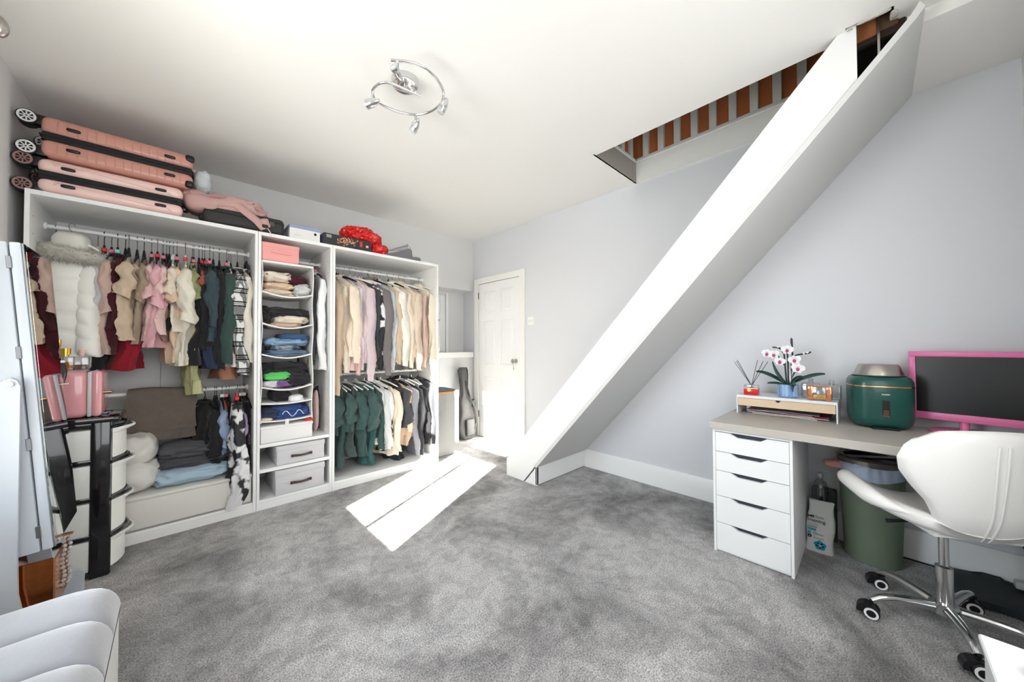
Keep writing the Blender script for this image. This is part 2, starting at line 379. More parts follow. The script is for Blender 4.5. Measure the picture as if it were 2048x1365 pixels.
# ------------------------------------------------------------------ door in the right wall
dx = XB-.006
fr = B().box((dx-.022, .56, 0), (XB, .645, 2.07), .004, 1).box((dx-.022, -.285, 0), (XB, -.205, 2.07), .004, 1).box((dx-.0232, -.284, 1.996), (XB, .644, 2.0715), .004, 1)
dr = struct('door_1', fr, M('door_frame_paint', (238, 237, 232), .4))
DW = M('door_white', (238, 238, 238), .35)
y0, y1 = -.200, .555
ys = [y0, y0+.105, y0+.325, y0+.43, y1-.105, y1]
zs = [.005, .20, .78, .95, 1.50, 1.61, 1.88, 1.99]
sb = B()
for a, b in ((ys[0], ys[1]), (ys[2], ys[3]), (ys[4], ys[5])): sb.box((dx-.012, a, zs[0]), (XB, b, zs[-1]), .002, 1)
for a, b in ((zs[0], zs[1]), (zs[2], zs[3]), (zs[4], zs[5]), (zs[6], zs[7])): sb.box((dx-.0118, y0, a), (XB, y1, b), .002, 1)
sb.box((dx-.002, y0, 0.005), (XB, y1, 1.985))
sb.obj('stile', DW, dr)
for a, b in ((ys[1], ys[2]), (ys[3], ys[4])):
    for c, d in ((zs[1], zs[2]), (zs[3], zs[4]), (zs[5], zs[6])):
        q = .03
        B().loft([[Vector((dx-.003, a+.004, c+.004)), Vector((dx-.003, b-.004, c+.004)), Vector((dx-.003, b-.004, d-.004)), Vector((dx-.003, a+.004, d-.004))],
                  [Vector((dx-.011, a+q, c+q)), Vector((dx-.011, b-q, c+q)), Vector((dx-.011, b-q, d-q)), Vector((dx-.011, a+q, d-q))]], False, True).obj('panel', DW, dr, 0)
kn = B().lathe([(.0, -.012), (.027, -.010), (.027, -.004), (.011, 0), (.011, .025), (.022, .032), (.028, .045), (.024, .056), (0, .06)], (dx-.02, -.145, 1.0), 20, Matrix.Rotation(-pi/2, 3, 'Y'))
tag(kn.obj('door_knob', STEEL, dr), 'round brushed metal knob')
tag(B().tube([(dx-.06, -.145, .99), (dx-.062, -.15, .95), (dx-.062, -.152, .93)], .0025, 6).box((dx-.064, -.158, .90), (dx-.060, -.146, .93)).obj('key', STEEL, dr), 'key hanging from the knob')
for z in (1.80, .25):
    B().cyl((dx-.014, .557, z), (dx-.014, .557, z+.085), .006, n=10).obj('hinge', M('dark_brass', (70, 62, 50), .4, .8), dr)
B().box((dx-.013, -.206, .955), (dx-.004, -.198, 1.05)).obj('latch_plate', STEEL, dr, 0)
ls = thing('light_switch', 'white double rocker light switch on wall beside the door', 'light switch', (XB, -.372, 1.46))
B().box((-.010, -.047, -.047), (0, .047, .047), .004, 2).obj('plate', GLOSSW, ls)
for s in (-1, 1): B().box((-.016, s*.018-.011, -.018), (-.008, s*.018+.011, .018), .003, 1).obj('rocker', M('rocker_white', (225, 222, 215), .4), ls)
# ------------------------------------------------------------------ wardrobes (three open units, 2.01 m high, 0.58 m deep)
def wardrobe(x0, w, label, shelves, rails):
    t = thing('open_wardrobe', label, 'wardrobe', (x0, 0, 0), group=None)
    th = .018; D = .58
    for sx_ in (.001, w-th-.001):
        o = B().box((sx_, 0, 0), (sx_+th, D, 2.01), .0015, 1)
        o.obj('side_panel', LAM, t)
    B().box((th, .0, 1.985), (w-th, D, 2.01), .0015, 1).obj('top_panel', LAM, t)
    B().box((th, .012, .05), (w-th, D, .068), .0015, 1).obj('bottom_panel', LAM, t)
    B().box((th, .004, .0), (w-th, .020, .05)).obj('plinth', LAM, t, 0)
    B().box((th, D-.008, .05), (w*.5-.001, D-.002, 1.99)).box((w*.5+.001, D-.008, .05), (w-th, D-.002, 1.99)).obj('back_panel', M('back_panel_white', (226, 226, 222), .5), t, 0)
    for z in shelves: B().box((th, .006, z), (w-th, D-.01, z+.025), .0015, 1).obj('shelf', LAM, t)
    for z in rails:
        B().cyl((th, .29, z), (w-th, .29, z), .0125, n=14).cyl((th, .29, z), (th+.012, .29, z), .021, n=14).cyl((w-th-.012, .29, z), (w-th, .29, z), .021, n=14).obj('clothes_rail', GLOSSW, t)
    # drilled peg holes on the side panel fronts
    hb = B()
    for sx_, d in ((th, .0006), (w-th, -.0006)):
        for y in (.06, .5):
            for k in range(18):
                z = .25+k*.096; hb.box((min(sx_+.0012, sx_+d+.0012) if d > 0 else sx_-.0018, y-.003, z-.003), (sx_+.0018 if d > 0 else sx_-.0012, y+.003, z+.003))
    tag(hb.obj('peg_holes', M('hole_grey', (120, 120, 118), .8), t, 0), kind='stuff')
    return t
wardrobe(0, 1.0, 'left open white wardrobe under the pink suitcases, with coat and tops', [], [1.887, .868])
wardrobe(1.0, .5, 'narrow middle open white wardrobe with hanging organiser and grey boxes', [.442, .262], [1.887])
wardrobe(1.5, 1.0, 'right open white wardrobe with sweatshirts above and green clothes below', [], [1.887, .927])
# ------------------------------------------------------------------ hanging garments
HW = M('white_hanger', (232, 230, 224), .5); HB = M('black_hanger', (26, 26, 28), .45); HS = M('wire_hook', (170, 170, 170), .25, 1)
CLIPS = {'red': M('red_clip', (214, 40, 48), .4), 'pink': M('pink_clip', (226, 130, 150), .4), 'mint': M('mint_clip', (150, 220, 215), .4), 'white': HW}
def hanger(t, W_, mat, hook, clip=None, dz=0):
    hk = [(0, -.013, .0), (0, -.011, .012), (0, 0, .0165), (0, .011, .012), (0, .014, .0), (0, .010, -.018), (0, .0, -.03), (0, 0, -.075+dz)]
    B().tube(hk, .0022, 6).obj('hook', hook, t)
    arm = [(0, -W_, -.135+dz), (0, -W_*.55, -.10+dz), (0, 0, -.075+dz), (0, W_*.55, -.10+dz), (0, W_, -.135+dz)]
    B().tube(arm, [.006, .008, .012, .008, .006], 8, sx=.7).obj('hanger', mat, t)
    B().cyl((0, 0, -.048+dz*.5), (0, 0, -.080+dz), .005, .011, n=8).obj('hanger_neck', mat, t)
    if clip: B().box((-.012, -.014, -.066+dz), (.012, .014, -.042+dz), .003, 1).obj('size_clip', CLIPS[clip], t)
def garment(name, label, cat, x, rz_, mat, kind='tee', L=.6, Wd=.20, sl=.18, th=.035, rot=0, sw=.055, flare=1.0, hem=1.0, seed=0, hang='b', clip=None, group=None, y=.29, cuff=None, sout=.02, dz=0, sd=.085, fwd=0):
    y = y-fwd
    sw *= .66; Wd *= 1+.10*sin(seed*2.4)
    t = thing(name, label, cat, (x, y, rz_), RD(rot), group)
    R_ = rnd(seed+17); ph = [R_.uniform(0, 6.28) for _ in range(6)]
    hanger(t, Wd*.92, HW if hang == 'w' else HB, HB if hang == 'B' else HS, clip, dz)
    n = 56; N = 40; rings = []
    z0 = -.098+dz
    for i in range(N+1):
        f = i/N; z = z0-(L-.098)*f
        if kind == 'trousers':
            hw = Wd*(.62 if f < .02 else .62+.06*f); tk = th*(.6+.4*f)
        else:
            s_ = min(1, max(0, (f*(L-.098))/sd))
            hw = .062+(Wd-.062)*(s_**.75) if f < 1 else Wd
            if f*(L-.098) > sd: hw = Wd*(1+(hem*flare-1)*((f*(L-.098)-sd)/(L-.098-sd)))
            if kind == 'tank': hw *= .82 if f < .3 else .9
            tk = th*(.35+.65*min(1, f*4))
        ring = []
        for j in range(n):
            a = 2*pi*j/n; ca, sa = cos(a), sin(a)
            yy = hw*math.copysign(abs(ca)**.8, ca); xx = tk*math.copysign(abs(sa)**.9, sa)
            k = yy/Wd
            am = (.2+.8*f)*min(1, f*6)
            w1 = .014*am*sin(k*7+ph[0]+f*1.2) + .009*am*sin(k*13+ph[1]-f*2) + .012*am*noise.noise(Vector((k*2.2+seed*3.1, z*5, ph[2])))
            xx += w1 + am*.016*sin(z*9+ph[5]) + am*.007*sin(z*23+ph[4]+k*3) + .25*tk*noise.noise(Vector((k*3, z*9+ph[3], sa+seed)))
            pl = 1+.30*min(1, f*5)*(.35+.65*f)*sin(5*a+ph[3]+z*5)+.16*am*sin(9*a+ph[2]-z*8)
            rg = .5-abs(noise.noise(Vector((k*5+seed*1.9, z*26, sa*1.3+seed))))*1.8
            xx = xx*pl + .010*am*rg*(1 if sa > 0 else -1)
            yy += .006*rg*ca + .010*am*sin(a*6+z*11+ph[1])*ca
            yy += .018*am*sin(z*14+ph[4]) + .014*am*noise.noise(Vector((z*8, seed*1.7, ca)))
            zz = z + (.012*noise.noise(Vector((k*4, seed, 3))) if i == N else 0) + (.012*(1-ca*ca) if i == 0 else 0)
            ring.append(Vector((xx, yy, zz)))
        rings.append(ring)
    # open hem: turn the cloth back up inside
    r0 = rings[-1]; cx_ = sum((p.x for p in r0))/n; cy_ = sum((p.y for p in r0))/n
    rings.append([Vector((cx_+(p.x-cx_)*.86, cy_+(p.y-cy_)*.96, p.z+.002)) for p in r0])
    rings.append([Vector((cx_+(p.x-cx_)*.7, cy_+(p.y-cy_)*.92, p.z+.09)) for p in r0])
    B().loft(rings).obj('body', mat, t, 60)
    if kind in ('tee', 'long', 'coat', 'hoodie'):
        for sg in (-1, 1):
            N2 = 26; rr = []
            for i in range(N2+1):
                f = i/N2
                drop = sl*f
                py = sg*(Wd*.90 + sout*sin(min(1, f*2.2)*pi/2) + .012*sin(f*7+ph[2]))
                pz = z0-sd*.75-drop
                px = .016*sin(f*5+ph[1+(sg > 0)])*f + .006*sin(f*14+ph[3])
                # cross-section: wide across x, flattened in y
                wx = sw*(1-.25*f if kind != 'tee' else 1+.12*f); wy = .030*(1-.15*f)+.012*(f if kind == 'tee' else 0)
                if f < .12: wx *= .65+f*2.9
                ring = []
                for j in range(26):
                    a = 2*pi*j/26
                    d = 1 + .15*(.4-abs(noise.noise(Vector((cos(a)*1.1+seed, sin(a)*1.1+sg*3, pz*34))))*1.6)+.16*noise.noise(Vector((cos(a)*1.5, sin(a)*1.5+sg*4, pz*20+seed))) + .10*sin(3*a+f*9+ph[5]) + .05*sin(5*a+pz*60)
                    ring.append(Vector((px+wx*cos(a)*d, py+wy*sin(a)*d, pz - (.018*cos(a)*sg*(1 if seed % 2 else -1) if kind == 'tee' else .010*cos(a))*f)))
                rr.append(ring)
            c0 = sum(rr[-1], Vector())/26
            if cuff:
                rr.append([c0+(p-c0)*.78-Vector((0, 0, .012)) for p in rr[-1]]); rr.append([c0+(p-c0)*.95-Vector((0, 0, .055)) for p in rr[-1]])
                c0 = sum(rr[-1], Vector())/26
            rr.append([c0+(p-c0)*.88 for p in rr[-1]]); rr.append([c0+(p-c0)*.9+Vector((0, 0, .05)) for p in rr[-1]])
            top = [(rr[0][j]-sum(rr[0], Vector())/26)*.3 + Vector((0, sg*Wd*.72, z0-sd*.5)) for j in range(26)]
            B().loft([top]+rr).obj('sleeve', mat, t, 60)
    if kind == 'hoodie':
        B().lump((0, .03, z0+.002), (.055, .085, .045), amp=.3, fs=14, seed=seed).obj('hood', mat, t, 80)
    if kind in ('coat', 'long', 'tee') and kind != 'tee':
        B().lathe([(.050, 0), (.064, -.004), (.066, .012), (.056, .018), (.05, .012)], (0, 0, z0+.004), 20, Matrix.Diagonal((.55, 1.15, 1)), 1).obj('collar', mat, t, 60)
    return t
def gx(u, v=575, y=.09): return at(u, v, 1, y).x
C = cloth
cream = C('cream', (228, 216, 196)); sand = C('sand', (203, 182, 156)); tan = C('tan', (192, 170, 146)); taupe = C('taupe', (160, 142, 122))
blush = C('blush', (222, 186, 182)); pinkc = C('soft_pink', (228, 178, 184)); mocha = C('mocha', (150, 118, 104)); blackc = C('black', (32, 32, 34))
peach = C('peach', (230, 202, 172)); ivory = C('ivory', (230, 224, 208)); olive = C('olive', (150, 156, 108)); sage = C('sage', (190, 190, 138))
navy = C('navy', (46, 58, 82)); slate = C('slate', (56, 72, 80)); dgreen = C('dark_green', (52, 74, 68)); redc = C('red', (150, 24, 42)); burg = C('burgundy', (74, 22, 32))
whitec = C('white', (236, 236, 236)); caramel = C('caramel', (178, 124, 96)); offw = C('off_white', (236, 232, 222)); lilac = C('lilac', (186, 164, 196)); rosebeige = C('rose_beige', (206, 176, 162)); greyw = C('grey_white', (206, 206, 206)); rust = C('rust', (176, 92, 70))
G1 = 'clothes on the upper rail of the left wardrobe'
def rail1(u, name, what, mat, **k):
    k.setdefault('dz', -.045); k['L'] = k['L']-.03
    garment(name, what, 'clothing', gx(u), 1.887, mat, group=G1, **k)
rail1(180, 'long_top', 'black long top hanging right behind the white puffer coat', blackc, kind='long', L=.80, sl=.66, hang='w', seed=1, rot=4, Wd=.15, fwd=-.06)
rail1(197, 'long_top', 'pale grey top between the black top and the rose beige one', greyw, kind='tee', L=.74, sl=.26, hang='B', clip='red', seed=2, sw=.04, Wd=.18)
rail1(212, 'long_top', 'rose beige top beside the burgundy velvet one', rosebeige, kind='tee', L=.74, sl=.30, hang='b', clip='pink', seed=3, sw=.045, fwd=-.02)
rail1(226, 'velvet_top', 'burgundy velvet top tucked behind the red dress', burg, kind='long', L=.74, sl=.4, hang='B', clip='mint', seed=4, sw=.04)
rail1(243, 'dress', 'bright red dress hanging lower than the tan T-shirts', redc, kind='tank', L=.84, hang='B', seed=5, th=.06, flare=1.05, hem=.9)
rail1(251, 't_shirt', 'tan T-shirt with wide rolled sleeve in front of the red dress', sand, kind='tee', L=.66, sl=.20, hang='b', seed=6, sw=.048, fwd=0.030)
rail1(268, 't_shirt', 'tan T-shirt right of the widest tan sleeve, neck wide open', tan, kind='tee', L=.64, sl=.16, hang='b', seed=7, sw=.034)
rail1(283, 't_shirt', 'taupe ribbed T-shirt left of the pink T-shirts', taupe, kind='tee', L=.68, sl=.22, hang='B', seed=8, sw=.032)
rail1(299, 't_shirt', 'dusty pink T-shirt leftmost of the pink ones', blush, kind='tee', L=.66, sl=.20, hang='b', clip='pink', seed=9, sw=.034)
rail1(312, 't_shirt', 'soft pink T-shirt with the longest pink sleeve, middle of the pink ones', pinkc, kind='tee', L=.70, sl=.25, hang='b', clip='red', seed=10, sw=.042, fwd=0.030)
rail1(324, 't_shirt', 'pale blush T-shirt rightmost of the pink ones', C('pale_blush', (228, 196, 190)), kind='tee', L=.62, sl=.17, hang='b', clip='pink', seed=11, sw=.028)
rail1(331, 't_shirt', 'mocha brown T-shirt between pink and black tops', mocha, kind='tee', L=.66, sl=.22, hang='b', seed=12, sw=.04)
rail1(337, 'vest_top', 'black vest top squeezed between brown and cream tops', blackc, kind='tank', L=.60, hang='B', seed=13)
rail1(345, 't_shirt', 'cream T-shirt just left of the peach one', cream, kind='tee', L=.60, sl=.17, hang='w', clip='white', seed=14, sw=.04)
rail1(353, 't_shirt', 'peach T-shirt with flared sleeve and long peach hem', peach, kind='tee', L=.80, sl=.21, hang='b', clip='pink', seed=15, sw=.05, fwd=0.020)
rail1(371, 'blouse', 'ivory satin blouse with puffed sleeve beside the olive top', M('ivory_satin', (226, 220, 202), .4, bump=.2, bs=20), kind='tee', L=.82, sl=.34, hang='w', clip='red', seed=16, sw=.058, fwd=0.030)
rail1(386, 'crop_top', 'olive green T-shirt with flared bell sleeve', olive, kind='tee', L=.46, sl=.19, hang='b', seed=17, sw=.045)
rail1(389, 'trousers', 'pale sage green trousers reaching lowest on the upper rail', sage, kind='trousers', L=1.02, Wd=.26, hang='b', clip='pink', seed=18)
rail1(400, 'dress', 'long black dress right of the sage trousers', blackc, kind='tank', L=.82, hang='b', seed=19)
rail1(407, 'vest_top', 'short rust orange vest top among black clothes', rust, kind='tee', L=.36, sl=.09, hang='b', clip='red', seed=20, sw=.028)
rail1(412, 'long_top', 'black long-sleeved top behind the slate blue one', blackc, kind='long', L=.72, sl=.5, hang='b', clip='red', seed=21, sw=.035)
rail1(422, 'jumper', 'slate blue jumper with half-length cuffed sleeve', slate, kind='long', L=.66, sl=.30, hang='b', clip='pink', cuff=1, seed=22, sw=.045, fwd=0.030)
rail1(430, 'dress', 'navy blue dress with wide straight hem', navy, kind='tank', L=.85, Wd=.23, hang='b', seed=23, th=.06, flare=1.1, fwd=0.010)
rail1(443, 'dress', 'long black dress between navy dress and dark green jumper', blackc, kind='long', L=.80, sl=.66, hang='B', seed=24, sw=.035)
rail1(458, 'jumper', 'dark green jumper with smooth hanging sleeve', dgreen, kind='long', L=.72, sl=.62, hang='b', clip='pink', seed=25, sw=.06, fwd=0.030)
rail1(463, 't_shirt', 'white and pink T-shirt peeping below the dark green jumper', C('pink_white', (236, 222, 226)), kind='tee', L=.84, sl=.16, hang='w', seed=26, sw=.03)
rail1(469, 'frilled_dress', 'caramel brown dress with frilled hem right below the check shirt', caramel, kind='tee', L=.93, sl=.28, hang='b', seed=27, th=.055, sw=.03, fwd=-.05)
def check_mat():
    mt = M('check_flannel', (230, 230, 228), .9); nt = mt.node_tree; p = nt.nodes['Principled BSDF']
    tc = nt.nodes.new('ShaderNodeTexCoord'); sp = nt.nodes.new('ShaderNodeSeparateXYZ'); nt.links.new(tc.outputs['Object'], sp.inputs[0])
    outs = []
    for o_, per in ((2, .095), (1, .085)):
        d = nt.nodes.new('ShaderNodeMath'); d.operation = 'DIVIDE'; d.inputs[1].default_value = per; nt.links.new(sp.outputs[o_], d.inputs[0])
        f = nt.nodes.new('ShaderNodeMath'); f.operation = 'FRACT'; nt.links.new(d.outputs[0], f.inputs[0])
        r = nt.nodes.new('ShaderNodeValToRGB'); r.color_ramp.interpolation = 'CONSTANT'; e = r.color_ramp.elements
        e[0].color = (1, 1, 1, 1); e[1].position = .5; e[1].color = (.09, .09, .1, 1)
        for ps, c in ((.62, 1), (.68, .09), (.74, 1), (.80, .09), (.92, 1)):
            x = e.new(ps); x.color = (c, c, c, 1)
        nt.links.new(f.outputs[0], r.inputs[0]); outs.append(r)
    m_ = nt.nodes.new('ShaderNodeMix'); m_.data_type = 'RGBA'; m_.blend_type = 'MULTIPLY'; m_.inputs[0].default_value = .8
    nt.links.new(outs[0].outputs[0], m_.inputs[6]); nt.links.new(outs[1].outputs[0], m_.inputs[7])
    m2 = nt.nodes.new('ShaderNodeMix'); m2.data_type = 'RGBA'; m2.blend_type = 'MULTIPLY'; m2.inputs[0].default_value = 1; m2.inputs[7].default_value = (*lin((232, 232, 228)), 1)
    nt.links.new(m_.outputs[2], m2.inputs[6]); nt.links.new(m2.outputs[2], p.inputs['Base Color']); return mt
rail1(480, 'check_shirt', 'black and white check shirt with long sleeve', check_mat(), kind='long', L=.80, sl=.70, hang='b', seed=28, sw=.07, fwd=0.030)
rail1(497, 'knit_jumper', 'ivory knitted jumper at the right end of the upper rail', ivory, kind='long', L=.78, sl=.62, hang='b', seed=29, sw=.045)
garment('long_top', 'dark navy top pressed against the right panel behind the ivory jumper', 'clothing', .966, 1.887, navy, kind='tank', L=.74, hang='b', seed=30, group=G1, th=.012, Wd=.15)
# puffer coat with fur hood, turned to show its back
pc = thing('puffer_coat', 'white quilted puffer coat with grey fur hood at the left of the rail', 'coat', (.132, .20, 1.887), RD(66), G1)
PUF = M('puffer_white', (240, 239, 231), .55, 0, .02, 6, .25, 12)
hanger(pc, .12, HW, HS)
def puffer(hw0, hw1, tk, z0, z1, c0, c1, segs, n=36, seed=0):
    rings = []; N = segs*7
    for k in range(N+1):
        f = k/N; puff = abs(sin(pi*(k % 7)/7))**.5 if 0 < k < N else 0
        hw = (hw0+(hw1-hw0)*min(1, f*5)**.6); c = Vector(c0).lerp(Vector(c1), f)
        t_ = tk*(.65+.35*min(1, f*5))
        rings.append([Vector((c.x+t_*sin(a)*(1+.16*(puff-.4)+.05*noise.noise(Vector((cos(a)*3, sin(a)*3+seed, f*9)))), c.y+hw*math.copysign(abs(cos(a))**.85, cos(a))*(1+.07*(puff-.4)), c.z+z0+(z1-z0)*f+.012*sin(a*2+1+f*3))) for a in [2*pi*j/n for j in range(n)]])
    return B().loft(rings)
puffer(.07, .100, .082, -.19, -.83, (0, 0, 0), (0, .01, 0), 6).obj('quilted_body', PUF, pc, 80)
puffer(.038, .048, .060, -.215, -.76, (0, -.088, 0), (-.035, -.112, 0), 6, 24, 3).obj('sleeve', PUF, pc, 80)
puffer(.038, .048, .060, -.215, -.76, (0, .078, 0), (-.025, .082, 0), 6, 24, 5).obj('sleeve', PUF, pc, 80)
B().lump((.0, 0, -.108), (.056, .074, .068), amp=.12, fs=12, seed=8).obj('hood', M('hood_cream', (228, 226, 216), .6, bump=.2, bs=20), pc, 80)
fb = B(); R_ = rnd(5)
for k in range(5200):
    a = R_.uniform(0, 2*pi); b_ = R_.uniform(0, 2*pi); rr_ = .045
    c0 = Vector((.080*sin(a), .120*cos(a), -.172+.02*cos(a)))
    od = Vector((sin(a), cos(a), 0)); d = od*cos(b_)+Vector((0, 0, 1))*sin(b_)
    p = c0+d*rr_*.6; tip = c0+d*(rr_+.022*R_.random())+Vector((R_.uniform(-.014, .014), R_.uniform(-.014, .014), -.016*R_.random()))
    s_ = d.cross(Vector((R_.uniform(-1, 1), R_.uniform(-1, 1), R_.uniform(-1, 1)))).normalized()*.0024
    fb.add([p-s_, p+s_, tip], [(0, 1, 2)])
fb.tube([Vector((.080*sin(2*pi*k/24), .120*cos(2*pi*k/24), -.172+.02*cos(2*pi*k/24))) for k in range(25)], .042, 10)
tag(fb.obj('fur_trim', M('grey_fur', (190, 186, 176), .9, 0, .25, 40), pc, 80), 'shaggy grey fur edging', kind='stuff')
wk = garment('padded_hanger_top', 'cream padded top behind the puffer coat at the left panel', 'clothing', .06, 1.887, cream, kind='tank', L=.6, Wd=.17, hang='w', seed=31, group=G1, th=.02)
# lower rail of the left wardrobe
G2 = 'clothes on the lower rail of the left wardrobe'
def rail2(u, name, what, mat, v=900, y=.09, **k):
    garment(name, what, 'clothing', gx(u, v, y), .868, mat, group=G2, **k)
rail2(412, 'jacket', 'black jacket at the left end of the lower rail', blackc, v=880, kind='long', L=.42, sl=.36, hang='B', seed=41, sw=.06, y=.14, rot=18)
rail2(432, 't_shirt', 'blue-grey top between two black ones on the lower rail', C('blue_grey', (92, 106, 122)), kind='tank', L=.44, hang='B', seed=42, y=.12)
rail2(436, 'vest_top', 'black vest top left of the light blue frilled blouse', blackc, kind='tank', L=.50, hang='B', seed=43, y=.12)
rail2(448, 'blouse', 'light blue blouse with frilled hem on the lower rail', C('light_blue', (158, 176, 206)), kind='tee', L=.46, sl=.24, hang='b', clip='white', seed=44, sw=.04, y=.1)
rail2(458, 'camisole', 'bright orange camisole on the lower rail', C('orange', (240, 104, 50)), kind='tank', L=.36, Wd=.17, hang='b', clip='pink', seed=45, y=.05, th=.05)
rail2(463, 'long_top', 'black top between the orange camisole and the printed dress', blackc, kind='tank', L=.52, hang='b', seed=46)
PRINT = two_tone('newspaper_print', (40, 40, 44), (222, 222, 222), 11, .46, .52, .7)
garment('printed_dress', 'black and white printed long narrow dress hanging to the plinth', 'clothing', gx(474, 900, .0), .868, PRINT, kind='trousers', L=.80, Wd=.10, hang='b', clip='red', seed=47, group=G2, th=.05, y=.035)
rail2(482, 'top', 'lilac top right of the printed dress', lilac, kind='tee', L=.36, sl=.20, hang='b', clip='red', seed=48, sw=.03, y=.06)
rail2(487, 'blouse', 'floral pink and green blouse beside the lilac top', two_tone('floral', (60, 66, 66), (206, 160, 178), 26, .45, .55), kind='tank', L=.42, hang='b', clip='white', seed=49, y=.06)
rail2(494, 'trousers', 'black trousers at the right end of the lower left rail', blackc, kind='trousers', L=.56, Wd=.24, hang='b', clip='white', seed=50, y=.1)
rail2(500, 'trousers', 'black trousers pressed against the right panel of the left wardrobe', blackc, kind='trousers', L=.50, Wd=.24, hang='b', seed=51, y=.12, th=.015)
# middle wardrobe side garments
garment('jacket', 'dark grey jacket left of the white coat in the middle wardrobe', 'clothing', 1.398, 1.887, C('charcoal', (70, 70, 74)), kind='long', L=.86, sl=.66, hang='b', seed=52, sw=.025, th=.02)
garment('coat', 'white long-sleeved coat beside the hanging organiser', 'coat', 1.442, 1.887, whitec, kind='coat', L=.90, sl=.74, hang='b', clip='pink', seed=53, sw=.05, th=.024)
B0 = thing('folded_scarf', 'pink and grey scarf edge showing beside the hanging organiser', 'scarf', (1.43, .20, .468))
B().lump((0, 0, .16), (.018, .05, .16), amp=.3, fs=12, seed=3).obj('scarf', blush, B0, 80)
# right wardrobe upper rail
G3 = 'clothes on the upper rail of the right wardrobe'
def rail3(u, name, what, mat, v=640, **k):
    k.setdefault('kind', 'long'); k.setdefault('rot', 27); k.setdefault('sd', .13)
    if k['kind'] != 'tank': k.setdefault('cuff', 1)
    k.setdefault('Wd', .22); k['sw'] = k.get('sw', .058)*1.25
    garment(name, what, 'clothing', gx(u, v, .09)-.085*k['rot']/27, 1.887, mat, group=G3, **k)
rail3(675, 'cardigan', 'tan long cardigan at the left end of the upper right rail', tan, kind='long', L=.96, sl=.86, hang='w', seed=61, rot=2, sw=.04)
rail3(689, 'jumper', 'pale oatmeal jumper second on the upper right rail', C('oatmeal', (222, 212, 194)), L=.84, sl=.68, hang='w', clip='red', seed=62)
rail3(706, 'sweatshirt', 'cream peach sweatshirt with broad front left of the white top', C('cream_peach', (234, 218, 198)), L=.80, sl=.60, hang='b', seed=63, sw=.07, fwd=0.030)
rail3(712, 'sweatshirt', 'dusty pink sweatshirt peeping below the cream peach one', blush, L=.92, sl=.70, hang='b', seed=64, sw=.04)
rail3(722, 'blouse', 'cool white blouse between cream peach and mauve sweatshirts', whitec, L=.82, sl=.66, hang='w', seed=65, sw=.045)
rail3(734, 'sweatshirt', 'mauve pink sweatshirt with ribbed cuff', C('mauve', (206, 188, 192)), L=.86, sl=.76, hang='w', seed=66, sw=.062, fwd=0.025)
rail3(746, 'sweatshirt', 'light peach sweatshirt right of the mauve one', peach, L=.80, sl=.64, hang='w', seed=67, sw=.045)
rail3(754, 'jacket', 'dark grey jacket left of the black and white patterned fleece', C('charcoal', (70, 70, 74)), L=.82, sl=.66, hang='w', seed=68, sw=.045)
rail3(759, 'fleece', 'black and white patterned fleece beside the charcoal hoodie', two_tone('camo', (38, 40, 46), (226, 226, 228), 9, .56, .60), L=.84, sl=.66, hang='w', seed=69, sw=.035)
garment('mint_top', 'mint green top hem showing below the grey hoodie', 'clothing', 1.90, 1.887, C('mint', (170, 220, 200)), kind='tank', L=.90, Wd=.2, hang='w', seed=70, group=G3)
rail3(771, 'hoodie', 'warm grey hoodie in the middle of the upper right rail', C('warm_grey', (118, 112, 110)), kind='hoodie', L=.88, sl=.72, hang='b', seed=71, sw=.062, fwd=0.020)
rail3(783, 'sweatshirt', 'pale blue sweatshirt right of the warm grey hoodie', C('pale_blue', (196, 208, 216)), L=.78, sl=.56, hang='w', clip='red', seed=72, sw=.045)
rail3(789, 'blouse', 'light grey white blouse beside the pale blue sweatshirt', greyw, L=.84, sl=.68, hang='b', seed=73, sw=.04)
rail3(795, 'jumper', 'beige jumper behind the big white sweatshirt', sand, L=.86, sl=.62, hang='w', seed=74, sw=.05)
rail3(808, 'sweatshirt', 'big off-white sweatshirt, broadest on the upper right rail', offw, L=.80, sl=.64, hang='b', seed=75, sw=.075, fwd=0.035)
rail3(820, 'hoodie', 'cream hoodie right of the big off-white sweatshirt', cream, kind='hoodie', L=.84, sl=.66, hang='w', seed=76, sw=.05)
rail3(831, 'hoodie', 'beige tan hoodie with broad hanging sleeve', C('beige_tan', (216, 198, 178)), kind='hoodie', L=.82, sl=.68, hang='w', seed=77, sw=.06, fwd=0.030)
rail3(840, 'blouse', 'white blue blouse between beige hoodie and cream fleece', C('white_blue', (222, 228, 238)), L=.70, sl=.5, hang='b', seed=78, sw=.04)
rail3(844, 'jumper', 'rose beige jumper left of the cream fleece at the end', rosebeige, L=.80, sl=.66, hang='w', seed=79, sw=.045)
rail3(862, 'fleece', 'cream teddy fleece at the right end of the upper rail', C('teddy_cream', (226, 218, 200)), kind='hoodie', L=.82, sl=.70, hang='w', seed=80, sw=.075, rot=14, Wd=.23, fwd=0.035)
